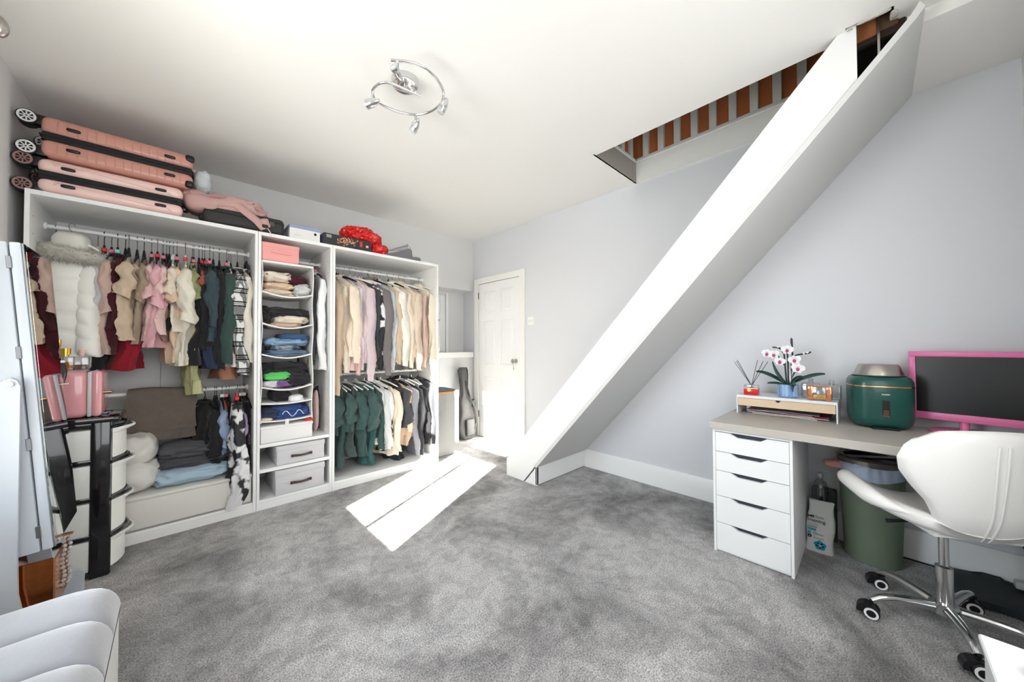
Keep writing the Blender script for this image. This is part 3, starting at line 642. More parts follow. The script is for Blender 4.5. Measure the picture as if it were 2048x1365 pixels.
# right wardrobe lower rail
G4 = 'clothes on the lower rail of the right wardrobe'
tg = C('scrub_green', (62, 84, 80)); tg2 = C('bottle_green', (56, 80, 78)); teal = C('teal_green', (50, 92, 88))
char = C('charcoal', (70, 70, 74)); jet = C('jet', (42, 42, 46)); mgrey = C('mid_grey', (150, 150, 156))
def rail4(u, name, what, mat, v=860, y=.1, **k):
    k.setdefault('kind', 'tee'); k.setdefault('rot', 24); k.setdefault('Wd', .21); k.setdefault('sd', .12)
    if 'sw' in k: k['sw'] *= 1.3
    garment(name, what, 'clothing', gx(u, v, y)-.075*k['rot']/24, .927, mat, group=G4, **k)
rail4(677, 'tunic', 'dark green tunic with square sleeve at the left end, lower right rail', tg, L=.52, sl=.24, hang='w', seed=91, sw=.06)
rail4(688, 'trousers', 'dark green trousers hanging below the left tunic', tg2, kind='trousers', L=.80, Wd=.24, hang='w', seed=92, rot=6)
rail4(702, 'tunic', 'green tunic with pale trim second on the lower right rail', tg, L=.50, sl=.22, hang='w', seed=93, sw=.062)
rail4(712, 'trousers', 'grey green trousers behind the second tunic', C('grey_green', (74, 88, 84)), kind='trousers', L=.72, Wd=.24, hang='w', seed=94, rot=6)
rail4(722, 'tunic', 'green tunic with folded pale cuff third on the lower right rail', tg2, L=.48, sl=.27, hang='w', seed=95, sw=.058)
rail4(731, 'trousers', 'bottle green trousers with straight hem, lower right rail', tg, kind='trousers', L=.74, Wd=.28, hang='w', seed=96, rot=8)
rail4(744, 't_shirt', 'bottle green T-shirt with longest wide sleeve, lower right rail', tg2, L=.50, sl=.30, hang='w', seed=97, sw=.066, fwd=0.020)
rail4(750, 'trousers', 'teal green trousers reaching the wardrobe bottom', teal, kind='trousers', L=.83, Wd=.26, hang='w', seed=98, rot=8)
rail4(763, 'sweatshirt', 'green sweatshirt right of the teal trousers', tg2, kind='long', L=.60, sl=.52, hang='b', seed=99, sw=.045)
rail4(771, 'blouse', 'white blouse with grey stripes left of the cream cardigan', greyw, kind='long', L=.66, sl=.52, hang='w', seed=100, sw=.04)
rail4(779, 'blouse', 'white shirt with pointed collar in the middle of the lower rail', whitec, kind='long', L=.62, sl=.50, hang='w', seed=101, sw=.045)
rail4(786, 'scarf_top', 'black and cream ragged top hanging low beside the white shirt', two_tone('ragged', (44, 42, 40), (222, 210, 190), 16), kind='tank', L=.74, hang='b', seed=102)
rail4(793, 'cardigan', 'cream long cardigan left of the black track trousers', cream, kind='long', L=.78, sl=.56, hang='w', seed=103, sw=.042)
rail4(806, 'trousers', 'black track trousers with white side stripe hanging in front', jet, kind='trousers', L=.86, Wd=.20, hang='B', seed=104, rot=4, th=.055, y=.06, fwd=0.000)
rail4(812, 't_shirt', 'dark charcoal T-shirt with white piping', char, L=.54, sl=.30, hang='b', seed=105, sw=.055)
rail4(818, 'jumper', 'peach beige jumper below the charcoal T-shirt', peach, kind='long', L=.72, sl=.40, hang='b', seed=106, sw=.05)
rail4(830, 'sweatshirt', 'mid grey sweatshirt with pale cuff', mgrey, kind='long', L=.64, sl=.58, hang='w', cuff=1, seed=107, sw=.055, fwd=0.020)
rail4(838, 'hoodie', 'black hoodie right of the mid grey sweatshirt', jet, kind='hoodie', L=.66, sl=.58, hang='w', seed=108, sw=.05, cuff=1)
rail4(846, 'trousers', 'light grey joggers hanging over the plinth', C('jogger_grey', (160, 162, 168)), kind='trousers', L=.86, Wd=.22, hang='w', seed=109, rot=6, y=.08)
rail4(852, 'sweatshirt', 'black sweatshirt left of the piped jacket', blackc, kind='long', L=.66, sl=.56, hang='b', seed=110, sw=.05)
rail4(863, 'jacket', 'black track jacket with white piping at the right end', C('charcoal_jacket', (56, 58, 62)), kind='long', L=.70, sl=.56, hang='B', seed=111, sw=.062, rot=20, fwd=0.030)
# ------------------------------------------------------------------ hanging organiser in the middle wardrobe
OW = M('organiser_white', (232, 230, 226), .8, bump=.1, bs=30)
ox0, ox1, oy0, oy1 = 1.022, 1.362, .015, .43
og = thing('hanging_organiser', 'white fabric hanging organiser with six shelves of clothes', 'organiser', (1.19, .22, 1.887))
def OG(b, n, m, sm=40): return b.xf(Matrix.Translation((-1.19, -.22, -1.887))).obj(n, m, og, sm)
OG(B().box((ox0, oy0, 1.795), (ox1, oy1, 1.812), .002, 1), 'top_panel', OW)
for x in (ox0, ox1-.008): OG(B().sheet(lambda u, v, x=x: (x+.004+.004*sin(v*19), oy0+u*(oy1-oy0), 1.80-v*1.185), 6, 24, .006), 'side_panel', OW)
OG(B().box((ox0, oy1-.006, .615), (ox1, oy1, 1.80)), 'back_panel', OW)
shz = [1.577, 1.344, 1.115, .875, .755, .625]
sag = [.030, .034, .030, .030, .012, .010]
for z, sg_ in zip(shz, sag):
    OG(B().sheet(lambda u, v, z=z, s=sg_: (ox0+.006+u*(ox1-ox0-.012), oy0+v*(oy1-oy0-.01), z+.004-s*sin(pi*u)*(1-.4*v)), 12, 5, .010), 'shelf', OW)
for x in (1.10, 1.28): OG(B().tube([(x, .22, 1.812), (x, .22, 1.86), (x, .275, 1.897), (x, .29, 1.9025), (x, .305, 1.897), (x, .305, 1.87)], .003, 6, sx=3), 'hook_strap', OW)
OG(B().box((1.175, .010, .585), (1.20, .016, .63), .002, 1), 'pull_tab', OW)
G5 = 'folded clothes in the hanging organiser'
def fold(name, what, x0, x1, z0, z1, mat, seed, y0=.03, y1=.36, amp=.22, fs=16, e=(.55, .5)):
    o = B().pile(((x0+x1)/2, (y0+y1)/2, (z0+z1)/2), ((x1-x0)/2, (y1-y0)/2, (z1-z0)/2), amp*2.2, seed).obj(name, mat, None, 70)
    return tag(o, what, 'clothing', G5)
BASE = [1.577-.024, 1.344-.028, 1.115-.024, .875-.024, .755-.006, .625-.004]
b = BASE[0]
fold('folded_shirt', 'beige folded top lying lowest on the top organiser shelf', 1.03, 1.25, b, b+.06, C('beige_knit', (222, 204, 184)), 1)
fold('folded_shirt', 'pale peach folded top above the beige one, top organiser shelf', 1.03, 1.24, b+.055, b+.11, peach, 2)
fold('printed_shirt', 'cream top with brown animal spots, top left of organiser', 1.03, 1.22, b+.105, b+.195, two_tone('animal_print', (226, 214, 198), (96, 74, 60), 20, .58, .64), 3, amp=.35)
fold('folded_jumper', 'burgundy jumper at the top right of the organiser', 1.16, 1.335, b+.095, b+.19, burg, 4, y0=.06)
fold('rolled_top', 'light grey rolled top at the right of the top organiser shelf', 1.24, 1.35, b+.005, b+.115, greyw, 5, amp=.4, y1=.25)
b = BASE[1]
fold('folded_trousers', 'black folded trousers upright at left of second organiser shelf', 1.03, 1.085, b+.01, b+.17, blackc, 6)
fold('folded_jumper', 'black jumper pile filling the second organiser shelf', 1.05, 1.345, b+.075, b+.165, C('soft_black', (44, 43, 46)), 7, amp=.3, y0=.05)
fold('folded_jumper', 'black scrunched jumper behind the cream knit', 1.18, 1.35, b+.02, b+.12, jet, 8, y0=.07)
fold('folded_knit', 'cream knit with buttons on the second organiser shelf', 1.10, 1.34, b+.035, b+.10, cream, 9, amp=.28)
fold('folded_shirt', 'tan folded top at the bottom of the second organiser shelf', 1.08, 1.30, b-.002, b+.045, C('tan_light', (206, 178, 152)), 10)
b = BASE[2]
fold('folded_jeans', 'dark blue jeans at the top of the third organiser shelf', 1.15, 1.345, b+.125, b+.19, C('denim_dark', (58, 90, 130)), 11)
fold('folded_jeans', 'light blue jeans on the third organiser shelf', 1.06, 1.34, b+.085, b+.155, C('denim_light', (138, 170, 196)), 12, amp=.3)
fold('folded_shorts', 'grey washed denim with frayed edge, third organiser shelf', 1.09, 1.30, b+.05, b+.10, two_tone('denim_grey', (76, 90, 108), (170, 178, 186), 22, .4, .6), 13)
fold('folded_jeans', 'blue-grey jeans at the bottom of the third organiser shelf', 1.06, 1.34, b, b+.062, C('denim_mid', (104, 128, 150)), 14)
b = BASE[3]
fold('clothes_pile', 'large black clothes pile on the fourth organiser shelf', 1.04, 1.345, b+.01, b+.20, C('soft_black', (44, 43, 46)), 15, amp=.35, y0=.06)
fold('sports_top', 'bright green top in the fourth organiser compartment', 1.05, 1.22, b+.07, b+.135, C('bright_green', (92, 200, 100)), 16, y0=.02, y1=.2)
fold('sports_top', 'purple and white striped top under the bright green one', 1.04, 1.24, b+.015, b+.075, two_tone('purple_white', (120, 84, 132), (214, 208, 216), 12), 17, y0=.025, y1=.22)
fold('folded_leggings', 'black shiny leggings in front of the fourth shelf pile', 1.16, 1.35, b, b+.12, jet, 18, y0=.03, y1=.24, amp=.3)
b = BASE[4]
fold('crumpled_shirt', 'black crumpled top on the shallow fifth organiser shelf', 1.11, 1.24, b, b+.085, blackc, 19, y0=.08)
fold('folded_shirt', 'small white folded top on the shallow fifth organiser shelf', 1.21, 1.31, b-.002, b+.05, whitec, 20, y0=.03, y1=.2)
b = BASE[5]
fold('folded_sportswear', 'royal blue sports clothes on the lowest organiser shelf', 1.10, 1.345, b, b+.10, C('royal_blue', (50, 84, 148)), 21, amp=.35)
fold('folded_sportswear', 'navy clothes at left of the lowest organiser shelf', 1.03, 1.15, b+.01, b+.085, navy, 22)
fold('folded_socks', 'cream folded socks at the left corner of the lowest shelf', 1.035, 1.10, b, b+.03, cream, 23, y0=.02, y1=.12)
pipe = B().tube([(1.16+.14*k/20, .026+.006*sin(k*.9), b+.045+.022*sin(k*.5)) for k in range(21)], .0028, 6)
pipe.obj('white_piping', whitec, [o for o in bpy.data.objects if o.name.startswith('folded_sportswear')][0], 80)
# pink storage box on the organiser
pk = thing('storage_box', 'pink soft-sided storage box on top of the hanging organiser', 'box', (1.14, .16, 1.813))
PKB = M('box_pink', (236, 164, 158), .6, bump=.08, bs=80)
B().box((-.118, -.15, 0), (.122, .14, .120), .012, 3).obj('box_body', PKB, pk)
B().box((-.120, -.152, .098), (.124, .142, .134), .010, 3).obj('lid', PKB, pk)
B().tube([(-.06, -.152, .072), (-.03, -.163, .066), (.03, -.163, .062), (.07, -.152, .066)], .008, 8, sx=.5).obj('handle', PKB, pk)
# boxes on the shelves
def fbox(name, label, x0, x1, z0, z1, mat, handle=False, lid=.04, y0=.015, y1=.44, group=None, rz=0):
    t = thing(name, label, 'box', ((x0+x1)/2, (y0+y1)/2, z0), rz, group); w = (x1-x0)/2; d = (y1-y0)/2; h = z1-z0
    B().box((-w+.004, -d+.004, 0), (w-.004, d-.004, h-.004), .005, 2).obj('box_body', mat, t)
    if lid: B().box((-w, -d, h-lid), (w, d, h), .005, 2).obj('lid', mat, t)
    if handle:
        LE = M('dark_leather', (84, 66, 60), .6)
        hb = B().sheet(lambda u, v: (-.072+.144*u, -d-.006-.018*sin(pi*min(1, max(0, (u-.12)/.76))), (h-lid)*.55+(v-.5)*.022*(1-.25*sin(pi*u))), 16, 2, .004)
        tag(hb.obj('handle', LE, t), 'dark leather strap handle')
        for s in (-1, 1): B().cyl((s*.062, -d-.012, (h-lid)*.55), (s*.062, -d, (h-lid)*.55), .004, n=8).obj('stud', BLACK, t)
    return t
GRB = M('box_grey_linen', (208, 207, 208), .9, bump=.15, bs=160)
fbox('fabric_box', 'white lidded box under the hanging organiser on the upper shelf', 1.022, 1.365, .468, .590, M('box_white', (232, 231, 228), .7), lid=.022)
tag(B().lump((1.345, .06, .598), (.028, .03, .012), amp=.4, fs=30, seed=9).obj('red_tag', C('red_orange', (206, 70, 50)), None, 80), 'scrap of red cloth on the white box under the organiser', 'cloth')
fbox('storage_box', 'grey linen box with leather handle on the middle shelf', 1.122, 1.452, .288, .430, GRB, True, .038, group=None)
fbox('storage_box', 'grey linen box with leather handle at the wardrobe bottom', 1.115, 1.452, .069, .252, GRB, True, .048)
# ------------------------------------------------------------------ bottom of the left wardrobe
ub = thing('underbed_box', 'long white fabric box across the bottom of the left wardrobe', 'box', (.62, .27, .068))
UBM = M('underbed_white', (222, 220, 212), .75, 0, .03, 8, .15, 10)
B().box((-.37, -.255, .0), (.355, .24, .188), .012, 3).obj('box_body', UBM, ub)
B().box((-.374, -.259, .178), (.359, .244, .204), .010, 3).obj('lid', UBM, ub)
B().box((-.37, -.258, .006), (.355, -.252, .012)).obj('seam', M('seam_grey', (150, 148, 142), .8), ub, 0)
zt = .273
tag(B().pile((.66, .26, zt+.052), (.20, .21, .055), .4, 31, 60, 26).obj('folded_sheet', C('pale_blue_sheet', (172, 196, 210)), None, 70), 'pale blue folded bedding under the dark grey blankets', 'bedding')
tag(B().pile((.675, .28, zt+.135), (.19, .19, .040), .4, 32, 60, 26).obj('folded_blanket', C('dark_grey_blanket', (74, 73, 76)), None, 70), 'dark grey folded blanket lying on the pale blue bedding', 'blanket')
tag(B().pile((.68, .28, zt+.20), (.175, .175, .042), .4, 33, 60, 26).obj('folded_blanket', C('charcoal_blanket', (84, 84, 88)), None, 70), 'charcoal speckled folded blanket topmost of the bedding pile', 'blanket')
PIL = M('pillow_white', (222, 219, 212), .85, bump=.2, bs=16)
tag(B().lump((.375, .21, zt+.095), (.135, .17, .095), (.75, .7), .34, 11, 34, 48, 24).obj('pillow', PIL, None, 80), 'white pillow lying on the long fabric box, lower of two', 'pillow')
tag(B().lump((.36, .25, zt+.245), (.135, .17, .095), (.75, .7), .34, 11, 35, 48, 24).obj('pillow', PIL, None, 80), 'white pillow under the brown towel, upper of two', 'pillow')
# brown towel folded over the lower rail
tw = thing('towel', 'grey-brown towel folded over the lower rail of the left wardrobe', 'towel', (.53, .29, .868))
TWM = M('towel_brown', (112, 101, 92), .95, 0, .12, 30, .5, 120)
def towel_f(x0, x1, zf, zb, off):
    def f(u, v):
        x = x0+(x1-x0)*u
        s = v*(zf+zb+.08)
        if s < zf: y, z = -.03-off, -zf+s
        elif s < zf+.08: a = (s-zf)/.08*pi; y, z = -(.03+off)*cos(a), (.018+off)*sin(a)
        else: y, z = .03+off, -(s-zf-.08)
        y += (.012*sin(u*9+1)+.008*sin(u*21))*max(0, -z)*4*.6
        return (x+.012*sin(z*11), y, z+.006*sin(u*6))
    return f
B().sheet(towel_f(-.175, .165, .245, .22, .012), 30, 40, .007).obj('towel_fold', TWM, tw, 80)
B().sheet(towel_f(-.150, .155, .315, .25, .001), 30, 40, .007).obj('towel_fold', TWM, tw, 80)
# ------------------------------------------------------------------ things on top of the wardrobes
def suitcase(label, x0, x1, y0, y1, z0, z1, col, rib, wheelc, tilt=0):
    t = thing('suitcase', label, 'suitcase', (x0, y0, z0)); t.rotation_euler = (0, tilt, 0)
    SH = M('shell_'+col[0], col[1], .32, .0, coat=.3); w, d, h = x1-x0, y1-y0, z1-z0
    g = .013
    B().box((0, 0, 0), (w, d, h/2-g), .035, 4).obj('lower_shell', SH, t); B().box((0, 0, h/2+g), (w, d, h), .035, 4).obj('upper_shell', SH, t)
    B().box((.004, .004, h/2-g-.012), (w-.004, d-.004, h/2+g+.012), .012, 2).box((-.002, -.002, h/2-.004), (w+.002, d+.002, h/2+.004), .002, 1).obj('zip_band', BLACKR, t)
    rb = B()
    if rib:
        nr = 15
        for k in range(nr):
            xx = .06+(w-.12)*k/(nr-1)
            for a, b_ in ((.022, h/2-g-.018), (h/2+g+.018, h-.022)): rb.box((xx-.0016, -.0035, a), (xx+.0016, .004, b_), .001, 1)
            rb.box((xx-.0016, .03, h-.002), (xx+.0016, d-.03, h+.003))
    else:
        for a, b_ in ((.018, h/2-g-.014), (h/2+g+.014, h-.018)):
            rb.tube([(.06, -.001, b_), (.062, -.001, (a+b_)/2), (.075, -.001, b_-.004), (.2, -.001, b_-.012), (w-.16, -.001, b_-.034), (w-.07, -.001, b_-.03), (w-.05, -.001, a)], .003, 6)
    rb.obj('shell_ribs', SH, t)
    for a in (h*.24, h*.76):
        for xx in (w*.19, w*.82):
            B().lump((xx, -.004, a), (.026, .008, .0085), (.5, .6), 0, 1, 0, 16, 8).obj('side_foot', BLACK, t, 80)
    for a in ((h*.12, h*.88) if rib else ()):
        B().box((w-.04, -.006, a-.022), (w+.006, .03, a+.022), .014, 3).obj('corner_guard', BLACK, t)
    WM = M('wheel_'+wheelc[0], wheelc[1], .4)
    for yy in (.05, d-.05):
        for a in (h*.13, h*.87):
            hs = B().box((-.030, yy-.03, a-.028), (.028, yy+.03, a+.028), .010, 2).obj('wheel_housing', BLACK, t)
            for s in (-1, 1):
                wl_ = B().lathe([(.022, -.009), (.035, -.009), (.038, -.005), (.038, .005), (.035, .009), (.022, .009)], (-.044, yy+s*.026, a), 22, Matrix.Rotation(pi/2, 3, 'X')).obj('wheel', BLACKR, t)
                rm = B().ring([(.024, 0), (.032, 0), (.032, .003), (.024, .003)], (-.044, yy+s*.026-.0115 if s < 0 else yy+s*.026+.0085, a), 22, Matrix.Rotation(-pi/2, 3, 'X'))
                for q in range(8):
                    an = q*pi/4; c_ = Vector((-.044, yy+s*.026-(.0105 if s < 0 else -.010), a))
                    rm.tube([c_+Vector((.004*cos(an), 0, .004*sin(an))), c_+Vector((.026*cos(an), 0, .026*sin(an)))], .003, 5)
                rm.obj('rim', WM, wl_)
    B().tube([(w+.001, d*.35, h/2+.02), (w+.022, d*.36, h/2+.02), (w+.022, d*.64, h/2+.02), (w+.001, d*.65, h/2+.02)], .008, 8).obj('carry_handle', BLACK, t)
    B().box((w-.03, -.008, h/2-.010), (w-.01, -.001, h/2+.012), .003, 1).obj('zip_pull', BLACK, t)
    return t
suitcase('pale pink suitcase with wavy shell, lower of the pink suitcases', .035, .605, .0, .42, 2.012, 2.196, ('pale_pink', (240, 204, 194)), False, ('brown', (150, 112, 104)))
suitcase('salmon pink ribbed suitcase on top of the pale pink one', .045, .650, -.005, .43, 2.205, 2.425, ('salmon', (203, 146, 130)), True, ('white', (228, 228, 226)), 0)
tag(B().lump((.70, .12, 2.30), (.045, .06, .07), (.8, .8), .6, 22, 41, 22, 14).obj('plastic_wrap', M('wrap', (196, 204, 206), .25, 0, .3, 20, .4, 30), None, 50), 'crumpled grey plastic wrap hanging at the end of the salmon suitcase', 'plastic bag')
bs = thing('suitcase', 'black fabric suitcase lying under the pink backpack', 'suitcase', (.70, .0, 2.012))
B().box((0, 0, 0), (.462, .36, .118), .03, 3).obj('body', M('black_nylon', (50, 50, 49), .7, bump=.15, bs=200), bs)
B().box((.004, -.004, .074), (.458, .364, .082), .003, 1).obj('zip_band', BLACKR, bs)
B().lump((-.005, .05, .035), (.016, .02, .022), amp=.05).obj('wheel', BLACKR, bs, 80)
for k in (0, 1): tag(B().tube([(.36+k*.02, -.006, .080), (.36+k*.02, -.009, .052), (.371+k*.02, -.009, .052), (.371+k*.02, -.006, .082)], .0018, 6).obj('zip_pull', STEEL, bs, 80), 'metal zip pull')
bk = thing('backpack', 'dusty pink backpack slumped over the black suitcase', 'backpack', (.83, .16, 2.13))
BPM = M('backpack_pink', (196, 158, 152), .8, 0, .06, 6, .25, 12)
B().lump((0, 0, .035), (.215, .16, .055), (.6, .6), .6, 11, 51, 64, 30).obj('bag_body', BPM, bk, 70)
B().lump((-.13, -.10, .005), (.09, .07, .05), (.7, .7), .3, 9, 52).obj('front_pocket', BPM, bk, 70)
B().tube([(-.19, -.12, .03), (-.1, -.17, .012), (.03, -.165, .04), (.10, -.172, -.01), (.16, -.178, -.055), (.19, -.180, -.095), (.215, -.178, -.075), (.20, -.17, -.03)], .012, 8, sx=2.2, updir=(0, 1, 0)).obj('shoulder_strap', BPM, bk, 70)
B().tube([(-.2, -.10, .045), (0, -.14, .075), (.14, -.13, .06), (.22, -.10, .03)], .012, 8, sx=2.4).obj('shoulder_strap', BPM, bk, 70)
tag(B().tube([(.20, -.18, -.085), (.225, -.184, -.10), (.24, -.184, -.125), (.245, -.180, -.15)], .003, 6).obj('strap_tail', M('strap_white', (226, 214, 208), .7), bk, 80), 'thin pale strap end hanging over the shelf edge')
for p in ((.13, -.145, .065), (.205, -.19, -.085), (-.05, 0, .088)): B().box((p[0]-.018, p[1]-.008, p[2]-.012), (p[0]+.018, p[1]+.006, p[2]+.012), .004, 1).obj('buckle', BLACK, bk)
sh = thing('shoe_box', 'white shoe box with blue lid between black suitcase and black carton', 'box', (1.195, .005, 2.011))
B().box((0, 0, 0), (.208, .30, .088)).obj('box_body', M('shoebox_white', (226, 225, 220), .6), sh, 0)
tag(B().box((-.003, -.003, .078), (.211, .303, .103), .002, 1).obj('lid', M('shoebox_blue', (146, 156, 194), .6), sh), 'periwinkle blue lid')
B().cyl((.175, -.0015, .055), (.175, .001, .055), .010, n=16).obj('finger_hole', M('dark_hole', (40, 34, 28), .9), sh)
text('print', 'SIZE 37', .014, M('print_grey', (180, 178, 176), .7), sh, frame_m((.03, -.0006, .022), (1, 0, 0), (0, 0, 1), (0, -1, 0)))
cbx = thing('carton', 'black carton with orange picture and red badges under the red bag', 'box', (1.43, .0, 2.011))
B().box((0, 0, 0), (.386, .27, .090), .002, 1).obj('box_body', M('carton_black', (46, 46, 50), .45), cbx)
tag(B().box((-.0006, .002, .002), (.0, .268, .088)).obj('end_face', M('carton_blue', (70, 78, 112), .45), cbx, 0), 'navy blue end of the carton')
B().box((.02, -.0006, .055), (.058, .0, .08)).obj('badge', M('badge_grey', (150, 150, 152), .5), cbx, 0)
R_ = rnd(12); ab = B()
for k in range(70):
    a = R_.gauss(0, 1)*.028; c_ = R_.gauss(0, 1)*.016; s_ = R_.uniform(.002, .007)
    ab.cyl((.175+a*1.3, -.0012-k*1e-5, .045+c_), (.175+a*1.3, .0, .045+c_), s_, n=6)
tag(ab.obj('picture', M('picture_orange', (206, 146, 104), .6, 0, .45, 60), cbx, 0), 'orange brown mechanical picture print', kind='stuff')
for x0, w_, h_ in ((.285, .022, .046), (.335, .026, .024)): B().box((x0, -.0008, .025), (x0+w_, .0, .025+h_), .0003, 1).obj('badge', M('badge_red', (206, 60, 50), .5), cbx, 0)
B().box((.340, -.0011, .030), (.356, .0, .045)).obj('badge', M('badge_cream', (240, 214, 180), .5), cbx, 0)
rb_ = thing('plastic_bag', 'shiny red crumpled plastic bag on and beside the black carton', 'plastic bag', (1.74, .12, 2.10))
REDP = M('red_plastic', (206, 28, 24), .22, 0, .15, 14, .6, 34, coat=.3)
B().lump((0, 0, .055), (.125, .11, .058), (.8, .8), 1.0, 27, 61, 80, 40).obj('bag_body', REDP, rb_, 30)
B().lump((.10, -.02, .03), (.085, .08, .055), (.8, .8), 1.0, 30, 62, 60, 32).obj('bag_fold', REDP, rb_, 30)
B().lump((.17, -.03, -.048), (.075, .08, .042), (.8, .8), .9, 32, 63, 60, 32).obj('bag_fold', REDP, rb_, 30)
gm = thing('pop_up_net', 'folded grey mesh and cloth bundle at the right end of the wardrobe top', 'bag', (2.09, .10, 2.011))
GRN = M('grey_cloth', (112, 112, 114), .8, bump=.2, bs=40)
B().loft([[Vector((-.17, y, .002)), Vector((.12, y, .002)), Vector((.12, y, .05+.04)), Vector((.09, y, .105)), Vector((-.03, y, .05))] for y in (-.09, .02, .12)]).obj('cloth_body', GRN, gm, 30)
B().tube([(-.14, -.09, .03), (-.03, -.095, .085), (.08, -.09, .128), (.105, -.085, .115), (.12, -.09, .05), (.125, -.09, .0)], .0022, 6).obj('wire_hoop', DARK, gm)
B().sheet(lambda u, v: (-.10+.185*u, -.088+.01*v, .045+.075*u*v+.03*u), 8, 4, .001).obj('net_panel', M('net_grey', (150, 150, 150), .7, alpha=.45), gm)
B().lump((.16, -.05, .016), (.055, .06, .018), amp=.3, fs=14, seed=7).obj('cloth_tail', GRN, gm, 70)
# ------------------------------------------------------------------ drawer tower with pink mini fridge and perfume
tx0, tx1, ty0, ty1 = -.035, .345, -.318, -.025
tw_ = thing('drawer_tower', 'black and white plastic drawer tower in front of the left wardrobe', 'drawers', (tx0, ty0, 0))
W_, D_ = tx1-tx0, ty1-ty0
BG = M('glossy_black', (22, 21, 24), .12, coat=.6); WP = M('milky_plastic', (226, 226, 220), .35)
lv = [.035, .215, .405, .595, .775]
fb = B()
for x in (0, W_-.075):
    for y in (0, D_-.03): fb.box((x, y, 0), (x+.075, y+.03, .80), .012, 3)
for z in (.01, .198, .388, .578, .765):
    fb.box((.01, .004, z), (W_-.01, .028, z+.026), .006, 2).box((.01, D_-.028, z), (W_-.01, D_-.004, z+.026), .006, 2).box((.004, .01, z+.001), (.03, D_-.01, z+.025), .006, 2)
fb.obj('frame', BG, tw_)
B().box((-.006, -.006, .785), (.03, D_+.006, .815), .008, 2).box((W_-.03, -.004, .785), (W_+.03, D_+.004, .815), .012, 3).box((-.006, -.006, .785), (W_+.01, .03, .815), .008, 2).box((-.006, D_-.03, .785), (W_+.01, D_+.006, .815), .008, 2).box((.02, .02, .788), (W_-.02, D_-.02, .796)).obj('top_tray', BG, tw_)
for k in range(4):
    z0 = lv[k]+.003; z1 = lv[k+1]-.022
    d = B().box((.03, .008, z0), (W_-.02, D_-.008, z1), .006, 2)
    def bulge(y, z0=z0, z1=z1): return W_-.012+.052*(1-((y-D_/2)/(D_/2))**2)
    prof = [(W_-.05, .012)]+[(bulge(.012+(D_-.024)*i/12), .012+(D_-.024)*i/12) for i in range(13)]+[(W_-.05, D_-.012)]
    d.loft([[Vector((x, y, z0)) for x, y in prof], [Vector((x, y, z1)) for x, y in prof]])
    dd = d.obj('drawer', WP, tw_)
    lipp = [(bulge(.012+(D_-.024)*i/12)+.004+.030*sin(pi*i/12), .012+(D_-.024)*i/12) for i in range(13)]
    lp2 = [(bulge(.012+(D_-.024)*i/12)-.003, .012+(D_-.024)*i/12) for i in range(13)]
    B().loft([[Vector((x, y, z1-.034+.0)) for x, y in lp2+lp2[::-1]], [Vector((x, y, z1-.012)) for x, y in lipp+[(a-.006, b_) for a, b_ in lipp[::-1]]], [Vector((x, y, z1-.002)) for x, y in lipp+[(a-.010, b_) for a, b_ in lipp[::-1]]]]).obj('pull_lip', WP, dd, 50)
    B().tube([(x+.008, y, z1+.006) for x, y in [(bulge(.0+(D_)*i/12), (D_)*i/12) for i in range(13)]], .009, 8).obj('rim_bar', BG, dd)
pf = thing('mini_fridge', 'glossy pink mini fridge with rose gold latches on the drawer tower', 'mini fridge', (.20, -.165, .816))
PKG = M('gloss_pink', (226, 160, 164), .15, coat=.5)
B().box((-.105, -.135, .0), (.06, .12, .235), .028, 5).obj('body', PKG, pf)
B().box((.068, -.135, .0), (.105, .12, .235), .018, 4).obj('door', PKG, pf)
tag(B().box((.056, -.134, .003), (.072, .119, .232), .006, 2).obj('seal_band', M('seal_grey', (204, 198, 200), .4), pf), 'pale grey seal band')
RG = M('rose_gold', (226, 170, 130), .18, 1); GOLD = M('gold', (226, 182, 84), .2, 1)
B().tube([(.10, -.09, .12), (.132, -.09, .12), (.132, -.06, .12)], .007, 8).obj('latch', RG, pf)
B().tube([(-.10, -.125, .10), (-.13, -.14, .10), (-.14, -.14, .11)], .007, 8).obj('latch', RG, pf)
B().cyl((.104, -.09, .16), (.108, -.09, .16), .010, n=12).obj('badge', M('badge_mauve', (170, 120, 130), .4), pf)
def bottle(label, p, w, d, h, liquid, lcol, cap, ch, cr, cat='perfume'):
    t = thing('perfume_bottle', label, cat, p)
    B().box((-w, -d, 0), (w, d, h), .006, 2).obj('glass_bottle', CLEAR, t)
    if liquid: B().box((-w+.005, -d+.005, .006), (w-.005, d-.005, liquid), .004, 2).obj('perfume', M('perfume_'+lcol[0], lcol[1], .1, tr=.35, ior=1.36), t)
    B().cyl((0, 0, h), (0, 0, h+.008), cr*.7, n=14).cyl((0, 0, h+.008), (0, 0, h+ch), cr, cr*1.08, n=18).obj('cap', cap, t)
    return t
zf = .816+.2365
bottle('amber perfume bottle with ridged gold cap on the pink fridge', (.172, -.20, zf), .030, .018, .075, .045, ('amber', (222, 130, 30)), GOLD, .040, .018)
bottle('clear perfume bottle with blush cap, rightmost on the pink fridge', (.222, -.17, zf), .026, .018, .074, .030, ('brown', (150, 96, 72)), M('blush_cap', (224, 190, 176), .4), .034, .011)
bottle('slim blush perfume bottle with gold cap behind the mirror edge', (.140, -.12, zf), .016, .014, .115, .09, ('blush', (216, 178, 160)), GOLD, .045, .007)
